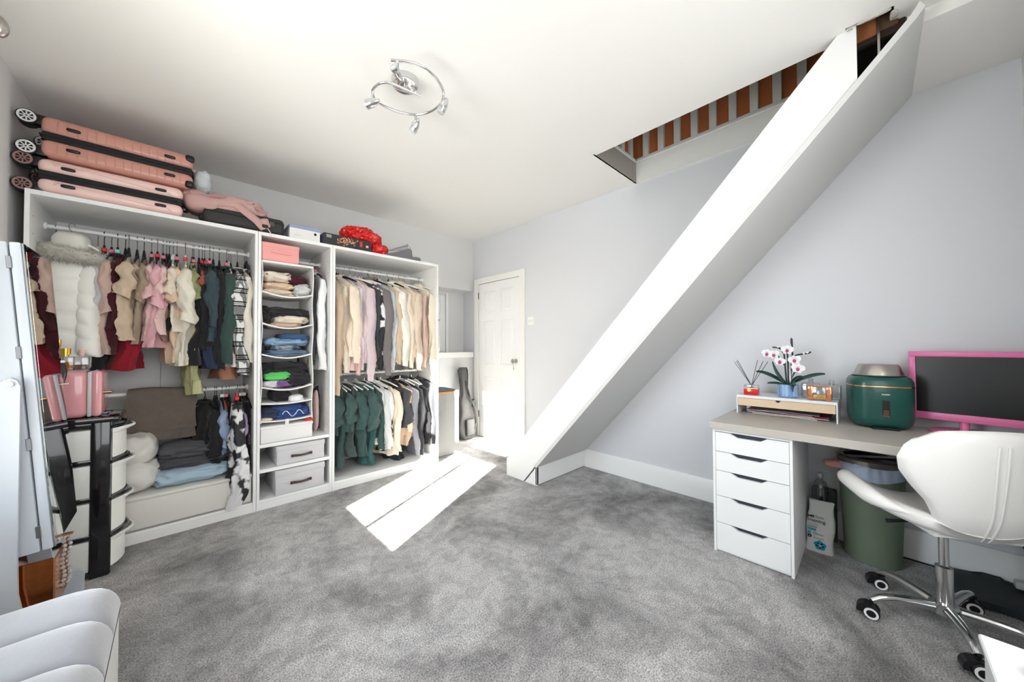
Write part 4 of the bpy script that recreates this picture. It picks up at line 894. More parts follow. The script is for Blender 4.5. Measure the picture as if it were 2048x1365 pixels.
# ------------------------------------------------------------------ standing mirror cabinet
mr = thing('standing_mirror', 'white standing mirror cabinet with hinged mirrored door at the left edge', 'mirror', (.212, -.70, .985))
tl = math.atan2(.086, 1.126)
MX = Matrix.Rotation(-tl, 4, 'Y')
MW = M('mirror_white', (188, 194, 200), .3)
MIR = M('mirror_silver', (214, 220, 220), .02, 1)
def MM(b, n, m, sm=35): return b.xf(MX).obj(n, m, mr, sm)
MM(B().box((-.105, -.20, -.575), (-.034, .20, .575), .006, 2), 'cabinet_body', MW)
MM(B().box((-.031, -.20, -.575), (-.004, .20, .575), .006, 2), 'door', MW)
MM(B().box((-.0035, -.197, -.572), (.0015, .197, .572), .0012, 1), 'mirror_glass', MIR)
MM(B().prism([(-.172, -.545), (.172, -.545), (.172, .545), (-.172, .545)], 0, .0015, .0018), 'mirror_bevel', MIR, 0)
for z in (-.50, -.17, .17, .50): MM(B().box((-.040, -.2035, z-.022), (-.028, -.199, z+.022), .001, 1), 'hinge', M('hinge_steel', (136, 138, 142), .3, .9))
def foot(y):
    b = B(); pts = [(-.17, 0), (.27, 0), (.272, .10), (.262, .135), (.225, .135)]
    pts = [(-.19, .0), (.066, 0), (.068, .12), (.055, .135), (.03, .14), (.0, .165), (-.022, .205), (-.033, .28), (-.036, .40), (-.036, 1.03), (-.043, 1.052), (-.058, 1.062), (-.075, 1.052), (-.085, 1.03), (-.19, 1.0)]
    b.prism([(p[0], p[1]-.985) for p in pts], 1, y-.01, y+.01)
    return b
for y in (-.222, .222):
    o = foot(y).obj('stand_side', MW, mr, 0)
    tag(B().cyl((-.058, y-.016 if y < 0 else y+.010, .055), (-.058, y-.010 if y < 0 else y+.016, .055), .009, n=16).obj('pivot_bolt', STEEL, o))
    B().cyl((-.085, y-.014 if y < 0 else y+.010, -.54), (-.085, y-.010 if y < 0 else y+.014, -.54), .006, n=12).obj('screw', DARK, o)
B().box((-.17, -.212, -.96), (-.15, .212, -.80)).obj('cross_rail', MW, mr, 0)
CO = M('copper_mirror', (190, 112, 66), .12, 1, .35, 60)
tr_ = thing('jewellery_tray', 'rose gold mirrored quarter-round tray between the mirror feet', 'tray', (.20, -.79, .165))
q = [(-.055, .0)]+[(-.055+.10*sin(a*pi/20), .10*(1-cos(a*pi/20))*1.0) for a in range(0, 11)]
arc = [(-.06+.09*(1-cos(a*pi/20)), .20-.20*sin(a*pi/20)) for a in range(11)]
B().prism(arc+[(.05, .0), (.05, .205), (-.06, .205)], 1, -.10, -.094).obj('end_panel', CO, tr_, 0)
B().loft([[Vector((x, y, z)) for x, z in arc+[(p[0]+.008, p[1]+.006) for p in arc[::-1]]] for y in (-.10, .12)]).obj('curved_base', CO, tr_, 30)
B().box((.051, -.10, .002), (.056, .12, .20)).obj('front_panel', M('copper_tint', (196, 132, 92), .15, .6), tr_, 0)
cb_ = B(); R_ = rnd(2)
cs = thing('bead_strand', 'string of clear crystal beads hanging below the mirror door', 'beads', (.262, -.80, .40))
for s_ in range(2):
    for k in range(11):
        cb_.lump((.0+s_*.012+.003*sin(k), .015*s_, -.017*k-.008), (.0065, .0065, .0075), (1, 1), 0, 1, 0, 8, 6)
tag(cb_.obj('crystal_bead', M('crystal', (236, 232, 228), .03, tr=.7, ior=1.6), cs, 20), kind='stuff')
B().tube([(0, 0, .02), (0, 0, -.19)], .001, 5).tube([(.012, .015, .02), (.012, .015, -.19)], .001, 5).obj('thread', STEEL, cs)
B().box((-.012, -.003, .015), (.022, .02, .02)).obj('hanging_bar', RG, cs)
bb_ = thing('bottle', 'black tapered bottle with white cap hanging at the mirror edge before the pink fridge', 'bottle', tuple(at(119, 760, 1, -.475)))
B().lathe([(.0, -.085), (.006, -.08), (.012, -.03), (.021, .015), (.022, .04), (.016, .07), (.013, .078)], (0, 0, 0), 22).obj('bottle_body', M('satin_black', (40, 42, 46), .3), bb_, 50)
B().cyl((0, 0, .078), (0, 0, .088), .015, n=18).obj('cap', GLOSSW, bb_)
B().box((-.018, -.024, -.02), (.03, -.020, -.017)).box((-.004, -.024, -.02), (.004, .0, -.016)).obj('hanging_clip', GLOSSW, bb_, 0)
# ------------------------------------------------------------------ velvet bench
be = thing('ottoman_bench', 'light grey velvet ottoman with channelled cushion top at lower left', 'ottoman', (.205, -1.855, .012))
VEL = M('grey_velvet', (146, 147, 151), .75, 0, .06, 5, .1, 60, sheen=.6)
VELW = M('pale_grey_fabric', (206, 205, 200), .85, bump=.12, bs=120)
B().box((-.245, -.45, .02), (.252, .455, .335), .012, 3).obj('base', VELW, be)
for k in range(5):
    y1_ = .455-k*.178; y0_ = y1_-.176
    def ch(u, v, y0_=y0_, y1_=y1_):
        a = pi*v; u = .5-.5*cos(pi*u); x = -.25+.505*u; e_ = max(0, 1-(abs(2*u-1))**8)**.5
        s_ = max(0, sin(a))**.42
        skew = .05*(1-u)*0
        return (x, y0_+(y1_-y0_)*(.5-.5*cos(a)) + skew, .348+.104*s_*e_ - .012*(1-u)**2)
    B().sheet(ch, 22, 16, 0).box((-.247, y0_+.002, .325), (.250, y1_-.002, .35), .006, 2).obj('cushion_channel', VEL, be, 80)
B().box((.2522, -.45, .325), (.2535, .455, .333)).obj('seam', DARK, be, 0)
for k in range(2):
    B().lump((-.16, .455-(k+1)*.178, .438), (.014, .014, .008), (1, 1), 0).obj('tuft_button', VEL, be, 80)
# ------------------------------------------------------------------ desk, drawers and the things on them
DT = M('desk_grey_beige', (186, 180, 171), .4, 0, .02, 30)
dk = thing('desk', 'grey-beige desk top along the right wall, resting on white drawers', 'desk', (3.10, -2.98, 0))
B().box((-.312, -.595, .695), (.32, .578, .735), .002, 1).obj('desk_top', DT, dk)
B().box((-.26, -.59, 0), (.28, -.56, .695), .002, 1).obj('leg_panel', LAM, dk)
ax = thing('drawer_unit', 'white five-drawer unit with cut-out grips under the left desk end', 'drawers', (2.81, -2.596, 0))
Wd2 = .181
b = B()
b.box((0, -Wd2, 0), (.58, -Wd2+.013, .694), .001, 1).box((0, Wd2-.013, 0), (.58, Wd2, .694), .001, 1).box((.0005, -Wd2+.0128, .680), (.58, Wd2-.0128, .6938), .001, 1).box((.01, -Wd2+.01, .004), (.58, Wd2-.01, .03)).box((.57, -Wd2+.01, .02), (.58, Wd2-.01, .69))
b.obj('carcass', LAM, ax)
zs2 = [.012, .166, .317, .459, .567, .678]
for k in range(5):
    a, c = zs2[k]+.0015, zs2[k+1]-.0015
    yl, yr = Wd2-.0145, -Wd2+.0145
    wy = yl-yr; n0, n1 = yl-.215*wy, yl-.73*wy
    poly = [(yl, a), (yr, a), (yr, c), (n1, c), (n1+.03, c-.019), (n0-.035, c-.019), (n0, c), (yl, c)]
    d = B().prism(poly, 0, .002, .018).obj('drawer', LAM, ax, 0)
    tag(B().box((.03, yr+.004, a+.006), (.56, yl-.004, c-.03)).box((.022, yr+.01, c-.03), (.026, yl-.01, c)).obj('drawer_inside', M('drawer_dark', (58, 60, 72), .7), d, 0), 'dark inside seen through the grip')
ri = thing('monitor_riser', 'white monitor riser with pale oak drawer on the desk', 'shelf', (3.2, -2.685, .735))
MWH = M('riser_white', (228, 229, 231), .4)
B().box((0, -.24, .100), (.23, .24, .117), .001, 1).box((0, -.24, 0), (.23, -.234, .0998)).box((0, .234, 0), (.23, .24, .0998)).box((.22, -.233, .05), (.229, .233, .0998)).obj('riser_frame', MWH, ri)
OAK = M('pale_oak', (216, 192, 160), .5, 0, .1, 14)
hole = [(.012*cos(a*pi/10), -.012*sin(a*pi/10)) for a in range(11)]
poly = [(.2315, .052), (.2315, .0985)]+[(x+.025, .0985+z) for x, z in hole]+[(-.2315, .0985), (-.2315, .052)]
dd = B().prism(poly, 0, -.002, .012).obj('drawer', OAK, ri, 0)
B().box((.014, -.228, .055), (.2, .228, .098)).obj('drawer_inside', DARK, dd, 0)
R_ = rnd(3); prev = None
PAPS = [('white', (226, 226, 222)), ('white', (226, 226, 222)), ('pink', (206, 160, 170)), ('grey', (170, 170, 176)), ('cream', (224, 214, 196)), ('crimson', (176, 70, 90))]
for i, (x, y, z, w, l, a, c) in enumerate([(3.36, -2.67, .7365, .20, .34, -.05, 0), (3.35, -2.70, .7415, .2, .36, .05, 4), (3.36, -2.66, .7465, .2, .33, 0, 1), (3.37, -2.74, .7515, .2, .30, -.04, 5), (3.35, -2.65, .7565, .19, .32, .03, 2), (3.355, -2.69, .7615, .19, .30, .06, 3)]):
    p = B().sheet(lambda u, v: ((u-.5)*w, (v-.5)*l, .0025*sin(v*5+i)+.0015*u), 6, 10, .0022).obj('paper', M('paper_'+PAPS[c][0], PAPS[c][1], .7), None, 40)
    p.location = (x-.025, y, z); p.rotation_euler = (0, 0, a)
    tag(p, ['white paper lowest of the stack under the riser', 'cream card second in the stack under the riser', 'white paper third in the stack under the riser', 'crimson folder jutting right under the riser', 'pink sheet near the top of the stack under the riser', 'grey plastic sleeve topmost of the stack under the riser'][i], 'paper', 'papers under the monitor riser')
zr = .8525
df = thing('reed_diffuser', 'red and clear glass reed diffuser with black reeds, left on riser', 'diffuser', (3.252, -2.517, zr))
REDG = M('red_lacquer', (206, 22, 26), .2, coat=.4)
B().box((-.026, -.038, 0), (.026, .038, .042), .003, 2).obj('red_base', REDG, df)
B().box((-.026, -.038, .043), (.026, .038, .064), .003, 2).cyl((0, 0, .064), (0, 0, .074), .012, n=14).obj('glass_top', CLEAR, df)
B().box((-.0265, -.0385, .0405), (.0265, .0385, .0445), .001, 1).obj('gold_band', M('pale_gold', (240, 226, 190), .3, .4), df)
B().cyl((-.0275, .009, .030), (-.0262, .009, .030), .0085, n=6).obj('gold_seal', GOLD, df)
for dy, dz, dx_ in ((.095, .165, 0), (.085, .170, .01), (.074, .178, -.01), (-.035, .180, .0), (-.062, .172, .01), (-.064, .168, -.01), (-.088, .170, .005)):
    B().tube([(-dx_*.2, -dy*.08, .045), (dx_, dy, .045+dz)], .0016, 5).obj('reed', BLACK, df)
# orchid built of small plastic pieces
oc = thing('orchid', 'white and pink orchid in a ribbed blue pot on the riser', 'plant', (3.272, -2.700, zr))
BLU = M('pot_blue', (150, 182, 216), .4)
B().lathe([(.036, 0), (.047, .012), (.049, .06), (.047, .066), (.041, .066), (.040, .05)], (0, 0, 0), 24).obj('pot', BLU, oc)
for k in range(16):
    a = 2*pi*k/16; c_, s_ = cos(a), sin(a)
    B().box((-.008, -.0045, .006), (.008, .0045, .066), .002, 1).xf(Matrix.Translation((.046*c_, .046*s_, 0)) @ Matrix.Rotation(a+pi/2, 4, 'Z')).obj('pot_rib', BLU if k % 3 else M('pot_blue_dark', (120, 154, 196), .4), oc)
B().cyl((0, 0, .05), (0, 0, .06), .041, n=20).obj('soil', M('soil_brown', (74, 58, 52), .9), oc)
LEAF = M('leaf_green', (34, 66, 54), .35)
def leaf(p0, p1, p2, w):
    p0, p1, p2 = Vector(p0), Vector(p1), Vector(p2)
    def f(u, v):
        p = p0*(1-v)**2+p1*2*v*(1-v)+p2*v*v; t = (p1-p0)*(1-v)+(p2-p1)*v
        sd = t.cross(Vector((1, 0, .25))).normalized() if abs(t.normalized().x) < .8 else Vector((0, 1, 0))
        sd = (Vector((1, 0, .5))-t*(Vector((1, 0, .5)).dot(t)/t.length_squared)).normalized()
        ww = w*(sin(pi*min(1, .08+v*.9))**.6)
        return p+sd*(u-.5)*2*ww+Vector((0, 0, 1))*(-.004*(1-(2*u-1)**2))
    B().sheet(f, 6, 12, .003).obj('leaf', LEAF, oc, 60)
leaf((0, .01, .062), (-.005, .07, .115), (-.01, .125, .118), .014)
leaf((.0, .005, .062), (.0, .045, .10), (.01, .06, .165), .016)
leaf((0, -.01, .062), (.0, -.07, .11), (0, -.135, .118), .016)
leaf((-.01, -.01, .062), (-.04, -.02, .085), (-.05, -.025, .035), .017)
leaf((.0, -.005, .062), (.01, -.03, .10), (.02, -.055, .10), .013)
leaf((.01, -.0, .062), (.02, -.02, .11), (.03, -.03, .13), .012)
leaf((-.01, .02, .062), (-.03, .04, .07), (-.035, .075, .066), .008)
STEM = M('stem_black_green', (30, 40, 36), .4)
for pts in ([(0, .004, .05), (0, .010, .16), (.0, .012, .20), (.0, .022, .222), (0, .034, .232)], [(0, -.002, .05), (0, -.002, .17), (0, 0, .21), (0, -.004, .225)], [(.004, -.010, .05), (.004, -.012, .12), (.0, -.020, .20), (0, -.018, .275)],
            [(0, .012, .15), (.0, .02, .170), (0, .035, .19), (0, .05, .205)], [(0, -.018, .19), (0, -.04, .200), (0, -.08, .208), (0, -.088, .214)], [(0, .008, .212), (0, .03, .232), (0, .058, .235)]):
    B().tube(pts, .0035, 7).obj('stem', STEM, oc, 80)
B().cyl((0, -.0105, .05), (0, -.009, .19), .003, n=8).obj('support_rod', M('rod_white', (220, 224, 224), .3), oc)
B().lump((0, -.016, .262), (.004, .004, .018), (1, 1), 0, nu=10, nv=8).obj('bud_tip', LEAF, oc, 80)
PETW = M('petal_white', (238, 236, 236), .5); PETP = M('petal_magenta', (190, 70, 120), .5)
for (y, z, s_, tilt) in ((.077, .205, 1, .2), (.049, .200, 1, -.3), (-.003, .222, 1.1, .1), (.026, .168, 1, .2), (-.030, .176, 1.1, -.2), (-.042, .138, 1.15, .2)):
    c0 = Vector((-.022, y, z))
    fl = None
    for q in range(5):
        a = tilt+pi/2+q*2*pi/5; d = Vector((0, cos(a), sin(a))); sd = Vector((0, -sin(a), cos(a))); rr_ = .021*s_*(1 if q in (1, 4) else .85); ww = .0105*s_*(1.2 if q in (1, 4) else .66)
        fpet = B().sheet(lambda u, v: c0+d*(rr_*(.1+v))+sd*((u-.5)*2*ww*sin(pi*min(1, .12+.80*v))**.7)+Vector((-.006*sin(v*2.5), 0, 0)), 5, 6, .0015).obj('petal', PETW, oc, 60)
    B().lump(c0+Vector((-.007, 0, -.004)), (.005, .0065, .008), (1, 1), .3, 60, 3, 10, 8).obj('flower_lip', PETP, oc, 80)
for p in ((0, .036, .235), (0, -.062, .205), (0, -.075, .209)): B().lump(p, (.004, .006, .005), (1, 1), 0, nu=10, nv=8).obj('bud', PETW, oc, 80)
for o_ in oc.children:
    o_.scale = (1, 1, 1.2) if o_.name.startswith(('pot', 'soil')) else (1.2, 1.26, 1.30)
pg = thing('perfume_bottle', 'copper faceted perfume bottle with amber liquid on the riser', 'perfume', (3.238, -2.848, zr)); pg.scale = (1, 1, 1.22)
COP = M('copper_glass', (222, 150, 110), .12, .75)
for s in (-1, 1): B().box((-.026, s*.040-.014, 0), (.026, s*.040+.014, .068), .007, 2).box((-.0275, s*.040-.008, .026), (-.025, s*.040+.008, .054), .001, 1).obj('copper_pillar', COP, pg)
B().box((-.022, -.03, .004), (.022, .03, .064), .003, 2).obj('glass_body', CLEAR, pg)
B().box((-.019, -.027, .007), (.019, .027, .028), .002, 2).obj('perfume', M('perfume_orange', (246, 178, 60), .1, tr=.2), pg)
B().box((-.022, -.035, .064), (.022, .035, .070), .002, 1).obj('top_bar', COP, pg)
for i, (x, y, h, w) in enumerate(((3.345, -2.80, .090, .042), (3.345, -2.892, .085, .044))):
    t = thing('glass_jar', ['square clear glass jar behind the copper perfume bottle', 'square clear glass jar at the right back of the riser'][i], 'jar', (x, y, zr), group='clear glass jars on the riser')
    B().box((-w, -w, 0), (w, w, h), .008, 3).obj('glass_body', CLEAR, t)
    B().cyl((0, 0, h), (0, 0, h+.008), .014, n=14).lump((0, 0, h+.018), (.014, .014, .012), (1, 1), 0, nu=14, nv=8).obj('stopper', CLEAR, t)
# dark green cooker with upturned steel bowl
ck = thing('cooker', 'dark green rounded cooker with copper band on the desk', 'cooker', (3.292, -3.082, .735), RD(12))
GRC = M('deep_green', (24, 78, 70), .32, 0, .04, 4, coat=.2)
def rsq(r, z, e=.62, n=48): return [Vector((r*math.copysign(abs(cos(2*pi*j/n))**e, cos(2*pi*j/n)), r*1.03*math.copysign(abs(sin(2*pi*j/n))**e, sin(2*pi*j/n)), z)) for j in range(n)]
B().loft([rsq(.085, .008), rsq(.100, .012), rsq(.112, .03), rsq(.117, .06), rsq(.118, .215)]).obj('body', GRC, ck, 50)
tag(B().loft([rsq(.1185, .2145), rsq(.1195, .216), rsq(.1195, .2205), rsq(.1185, .222)]).obj('copper_band', M('copper', (226, 164, 120), .2, 1), ck, 50), 'thin copper band')
B().loft([rsq(.118, .222), rsq(.117, .243), rsq(.108, .262), rsq(.094, .270), rsq(.05, .272)]).obj('lid', GRC, ck, 50)
B().box((-.121, -.013, .075), (-.1165, .013, .150), .002, 1).obj('display', M('display_dark', (52, 46, 42), .15), ck)
GP = M('gold_print', (214, 166, 130), .35, .6)
for k in range(5): B().tube([(-.1215, -.010+.002*(k % 2), .066+k*.007), (-.1215, .0, .072+k*.007), (-.1215, .010, .068+k*.007)], .0009, 4).obj('symbol', GP, ck)
text('print', 'PAUKEN', .0078, M('pale_print', (226, 224, 216), .5), ck, frame_m((-.1186, 0, .178), (0, -1, 0), (0, 0, 1), (-1, 0, 0)), .0003, align='CENTER')
B().box((-.118, -.05, 0), (-.06, .05, .012), .003, 1).box((.06, -.05, 0), (.10, .05, .012)).obj('base_feet', BLACK, ck)
bw = thing('steel_bowl', 'upturned stainless steel bowl on the green cooker', 'bowl', (3.292, -3.082, 1.0075))
B().lathe([(.106, 0), (.107, .003), (.098, .004), (.080, .052), (.072, .060), (.03, .061), (.0, .0605)], (0, 0, 0), 40).obj('bowl', STEEL, bw, 40)
mo = thing('monitor', 'pink framed black screen monitor at the right end of the desk', 'monitor', (3.355, -3.37, .735), RD(-11))
PKM = M('monitor_pink', (222, 116, 164), .35); SCR = M('screen_black', (14, 14, 16), .28)
Lm, Rm, z0, z1 = .175, -.22, .055, .40
B().box((-.012, Rm, z0), (.02, Lm, z1), .004, 2).obj('back_shell', PKM, mo)
for a, b_ in (((Rm, z1-.027), (Lm, z1)), ((Rm, z0), (Lm, z0+.036)), ((Lm-.024, z0+.0355), (Lm, z1-.0265))): B().box((-.024, a[0], a[1]), (-.008, b_[0], b_[1]), .003, 2).obj('bezel', PKM, mo)
B().box((-.0155, Rm, z0+.03), (-.010, Lm-.02, z1-.02)).obj('screen', SCR, mo, 0)
B().cyl((.0, .0, .01), (.01, .0, z0+.02), .016, n=14).obj('neck', PKM, mo)
B().lathe([(.0, .001), (.112, .001), (.115, .006), (.105, .011), (.02, .014), (0, .014)], (-.02, .0, 0), 32, None, 1.0).obj('foot', PKM, mo)
# ------------------------------------------------------------------ under the desk
bi = thing('bin', 'sage green waste bin with steel lid ring under the desk', 'bin', (3.335, -3.045, 0))
B().lathe([(.100, .0), (.111, .004), (.132, .51), (.127, .51), (.107, .012)], (0, 0, 0), 40).obj('bin_body', M('sage_bin', (112, 124, 104), .55, bump=.05, bs=200), bi, 40)
DST = M('dark_steel', (150, 145, 138), .22, 1)
B().ring([(.136, .522), (.139, .525), (.139, .55), (.130, .560), (.108, .556), (.108, .548), (.128, .528)], (0, 0, 0), 44).obj('lid_ring', DST, bi, 40)
B().box((-.022, -.118, .546), (.022, .118, .555), .003, 1).xf(Matrix.Rotation(RD(35), 4, 'Z')).obj('swing_bar', DST, bi)
B().cyl((0, 0, .49), (0, 0, .50), .124, n=24).obj('bin_inside', BLACK, bi)
B().loft([[Vector(((r_+.006*sin(a*5+r_*90)+.003*sin(a*23))*cos(a), (r_+.006*sin(a*4+r_*70)+.003*sin(a*19))*sin(a), z+.014*sin(a*3+1)*(1 if z < .5 else .3))) for a in [2*pi*k/96 for k in range(96)]] for r_, z in ((.134, .530), (.139, .52), (.144, .50), (.143, .475), (.140, .462))], False, False).obj('bin_liner', M('liner_blue', (184, 196, 216), .3, 0, .25, 14, .5, 26, alpha=.9), bi, 70)
tag(B().lump((3.275, -2.905, .50), (.03, .05, .02), amp=.5, fs=22, seed=4, rz=.8).obj('pink_wrapper', M('salmon_plastic', (226, 166, 156), .35, bump=.3, bs=40), None, 70), 'pink plastic wrapper caught beside the bin liner', 'wrapper')
tb = thing('pet_pads_bag', 'white printed pack of pet training pads standing on carpet under the desk', 'bag', (3.205, -2.835, 0))
WB = M('bag_white', (206, 208, 206), .45, bump=.15, bs=18)
rings = []
for i in range(15):
    f = i/14; z = .275*f; hw = .062-.006*f-.004*sin(f*9); dp = .038*(1-f**2.5)+.003
    ring = []
    for j in range(28):
        a = 2*pi*j/28
        ring.append(Vector((.03+dp*math.copysign(abs(cos(a))**.5, cos(a))+.018*f*f, hw*math.copysign(abs(sin(a))**.5, sin(a))*(1+.05*noise.noise(Vector((z*20, cos(a)*2, 3))))-.012*f, z+.004*sin(a*2)*(f > .9))))
    rings.append(ring)
B().loft(rings).obj('bag_body', WB, tb, 50)
fm = lambda y, z: frame_m((-.0105, y, z), (0, -1, 0), (0, 0, 1), (-1, 0, 0))
INK = M('ink_black', (24, 24, 26), .6); INKG = M('ink_grey', (120, 124, 126), .6); TEALP = M('ink_teal', (30, 150, 176), .6); INKL = M('ink_light', (170, 186, 190), .6)
text('print', 'pet', .023, INK, tb, fm(.047, .192), .0012)
text('print', 'face', .023, INKG, tb, fm(.012, .192))
text('print', 'training', .026, INK, tb, fm(.047, .168))
text('print', 'pads', .026, INKL, tb, fm(.047, .146))
def flat(body_pts, m, n='print'): return B().prism(body_pts, 0, -.0112, -.0075).obj(n, m, tb, 0)
flat([(.046, .118), (.046, .128), (.010, .128), (.010, .118)], TEALP, 'badge')
flat([(.047, .137), (.047, .139), (.004, .139), (.004, .137)], INKG)
flat([(.039+.007*cos(a), .104+.007*sin(a)) for a in [2*pi*k/16 for k in range(16)]], TEALP, 'badge')
flat([(.038+.009*cos(a), .083+.009*sin(a)) for a in [2*pi*k/16 for k in range(16)]], INK, 'badge')
text('print', '6', .013, M('ink_white', (230, 230, 230), .6), tb, frame_m((-.0116, .041, .0785), (0, -1, 0), (0, 0, 1), (-1, 0, 0)))
for y, z, l in ((.022, .107, .016), (.022, .100, .044), (.022, .085, .008), (.022, .077, .044)): flat([(y, z), (y, z+.0016), (y-l, z+.0016), (y-l, z)], INKG)
fl = B()
for k in range(5):
    a = 2*pi*k/5+.3
    for q in range(1):
        fl.cyl((-.0112, -.006+.015*cos(a), .042+.015*sin(a)), (-.0075, -.006+.015*cos(a), .042+.015*sin(a)), .0125, n=18)
fl.obj('flower_mark', TEALP, tb, 0)
B().box((-.0118, -.013, .039), (-.0105, .001, .045)).box((-.0118, -.009, .035), (-.0105, -.003, .049)).obj('cross_mark', M('ink_white', (230, 230, 230), .6), tb, 0)
pb_ = thing('pump_bottle', 'clear plastic bottle standing behind the pet pads bag', 'bottle', (3.345, -2.835, 0))
B().lathe([(.0, .0), (.034, 0), (.036, .01), (.036, .33), (.026, .36), (.012, .37), (.012, .385)], (0, 0, 0), 24).obj('bottle_body', CLEAR, pb_, 50)
B().cyl((0, 0, .385), (0, 0, .41), .014, n=14).obj('cap', M('milky_cap', (200, 202, 202), .4), pb_)
tag(B().box((3.395, -2.90, .0), (3.455, -2.79, .30), .004, 1).obj('dark_box', M('box_dark', (70, 72, 74), .7)), 'dark grey box in the shadow behind the clear bottle', 'box')
tag(B().sheet(lambda u, v: (3.13+.30*u+.02*sin(v*4), -3.565+.29*v-.02*u, .018+.006*sin(u*6+v*3)), 14, 14, .03).obj('black_case', M('black_case', (38, 44, 46), .6, bump=.1, bs=80)), 'flat black case lying on the carpet behind the chair base', 'case')
tag(B().tube([(3.44, -3.15, .012), (3.435, -3.32, .012), (3.43, -3.42, .05), (3.425, -3.47, .052), (3.42, -3.50, .03), (3.43, -3.545, .02)], .004, 7).obj('cable', BLACKR), 'black cable running along the skirting behind the chair', 'cable')
tag(B().tube([(3.45, -3.44, .70), (3.45, -3.465, .46), (3.45, -3.515, .30), (3.445, -3.56, .17)], .006, 7).obj('cable', BLACKR), 'black cable hanging diagonally down the wall under the desk', 'cable')
pl_ = thing('plug', 'white plug with black lead on carpet at right wall', 'plug', (3.40, -3.53, .038))
B().box((-.02, -.025, 0), (.02, .025, .035), .008, 2).obj('plug_body', M('plug_white', (206, 204, 200), .5), pl_)
B().box((-.012, -.045, .005), (.012, -.025, .028), .004, 1).obj('lead_end', BLACK, pl_)
# ------------------------------------------------------------------ swivel chair
ch = thing('swivel_chair', 'white leather swivel chair on chrome star base in front of the desk', 'chair', (2.865, -3.255, 0), RD(30))
LEA = M('white_leather', (234, 232, 228), .38, bump=.04, bs=120)
def seat(u, v):
    a = 2*u-1; b_ = v
    wdt = .262*(1-.10*abs(2*b_-1)**2.5) if b_ > .5 else .262*(.48+.52*sin(pi*min(.5, b_+.02))**.9)
    y = a*wdt; x = -.19+.42*b_ - .03*a*a*b_
    z = .475+.075*abs(a)**2.2*(.35+.9*b_)-.02*b_**4-.01*(1-a*a)
    return (x, y, z)
B().sheet(seat, 34, 26, lambda u, v: .068*(1-max(abs(2*u-1), abs(2*v-1))**7)**.5).tube([Vector(seat(.02, .12+.88*k/16)) for k in range(17)], [.004, .010, .017, .023, .028, .032]+[.034]*9+[.030, .012], 14).tube([Vector(seat(.98, .12+.88*k/16)) for k in range(17)], [.004, .010, .017, .023, .028, .032]+[.034]*9+[.030, .012], 14).obj('seat', LEA, ch, 80)
for s_ in (-.33, 0, .33):
    B().tube([Vector(seat(.5+s_*.5, .1+.075*k))+Vector((0, 0, .029)) for k in range(11)], .0035, 6).obj('seat_seam', LEA, ch, 80)
def back(u, v):
    a = 2*u-1; z = .445+.415*v
    w_ = [(.0, .115), (.08, .13), (.2, .150), (.32, .172), (.45, .212), (.58, .243), (.70, .250), (.82, .235), (.92, .203), (1.0, .150)]
    for i in range(len(w_)-1):
        if w_[i][0] <= v <= w_[i+1][0]+1e-9:
            f = (v-w_[i][0])/(w_[i+1][0]-w_[i][0]); wd = w_[i][1]*(1-f)+w_[i+1][1]*f
    y = a*wd
    x = -.16-.10*v**.7+.05*(y/.25)**2+.03*v
    x += .12*max(0, .25-v)**1.4
    return (x, y, z+(.0 if v < .9 else -.01*a*a))
B().sheet(back, 34, 34, lambda u, v: .056*(1-max(abs(2*u-1), abs(2*v-1))**9)**.5).obj('backrest', LEA, ch, 80)
for s_ in (-.004, .010):
    B().tube([Vector(back(.5+s_*2, k/16*.88))+Vector((-.030, s_, 0)) for k in range(17)], .004, 6).obj('back_piping', LEA, ch, 80)
B().loft([[Vector((x*1.0, y, z)) for x, y in ((-.15, -.13), (.14, -.13), (.14, .13), (-.15, .13))] for z in (.435, .452)]).obj('seat_plate', LEA, ch, 0)
B().box((-.08, -.06, .415), (.08, .06, .436), .004, 1).obj('mechanism', BLACK, ch)
B().cyl((0, 0, .26), (0, 0, .42), .0145, n=20).obj('gas_lift', CHROME, ch)
B().cyl((0, 0, .105), (0, 0, .255), .0255, n=28).obj('lift_sleeve', CHROME, ch, 40)
B().tube([(.02, .05, .425), (.02, .12, .415), (.03, .17, .405)], [.006, .006, .009], 8).obj('height_lever', BLACK, ch)
B().lathe([(.0, .06), (.036, .06), (.046, .07), (.046, .10), (.036, .108), (0, .108)], (0, 0, 0), 28).obj('hub', CHROME, ch)
a0 = math.atan2(-3.042+3.255, 2.748-2.875)-RD(30)
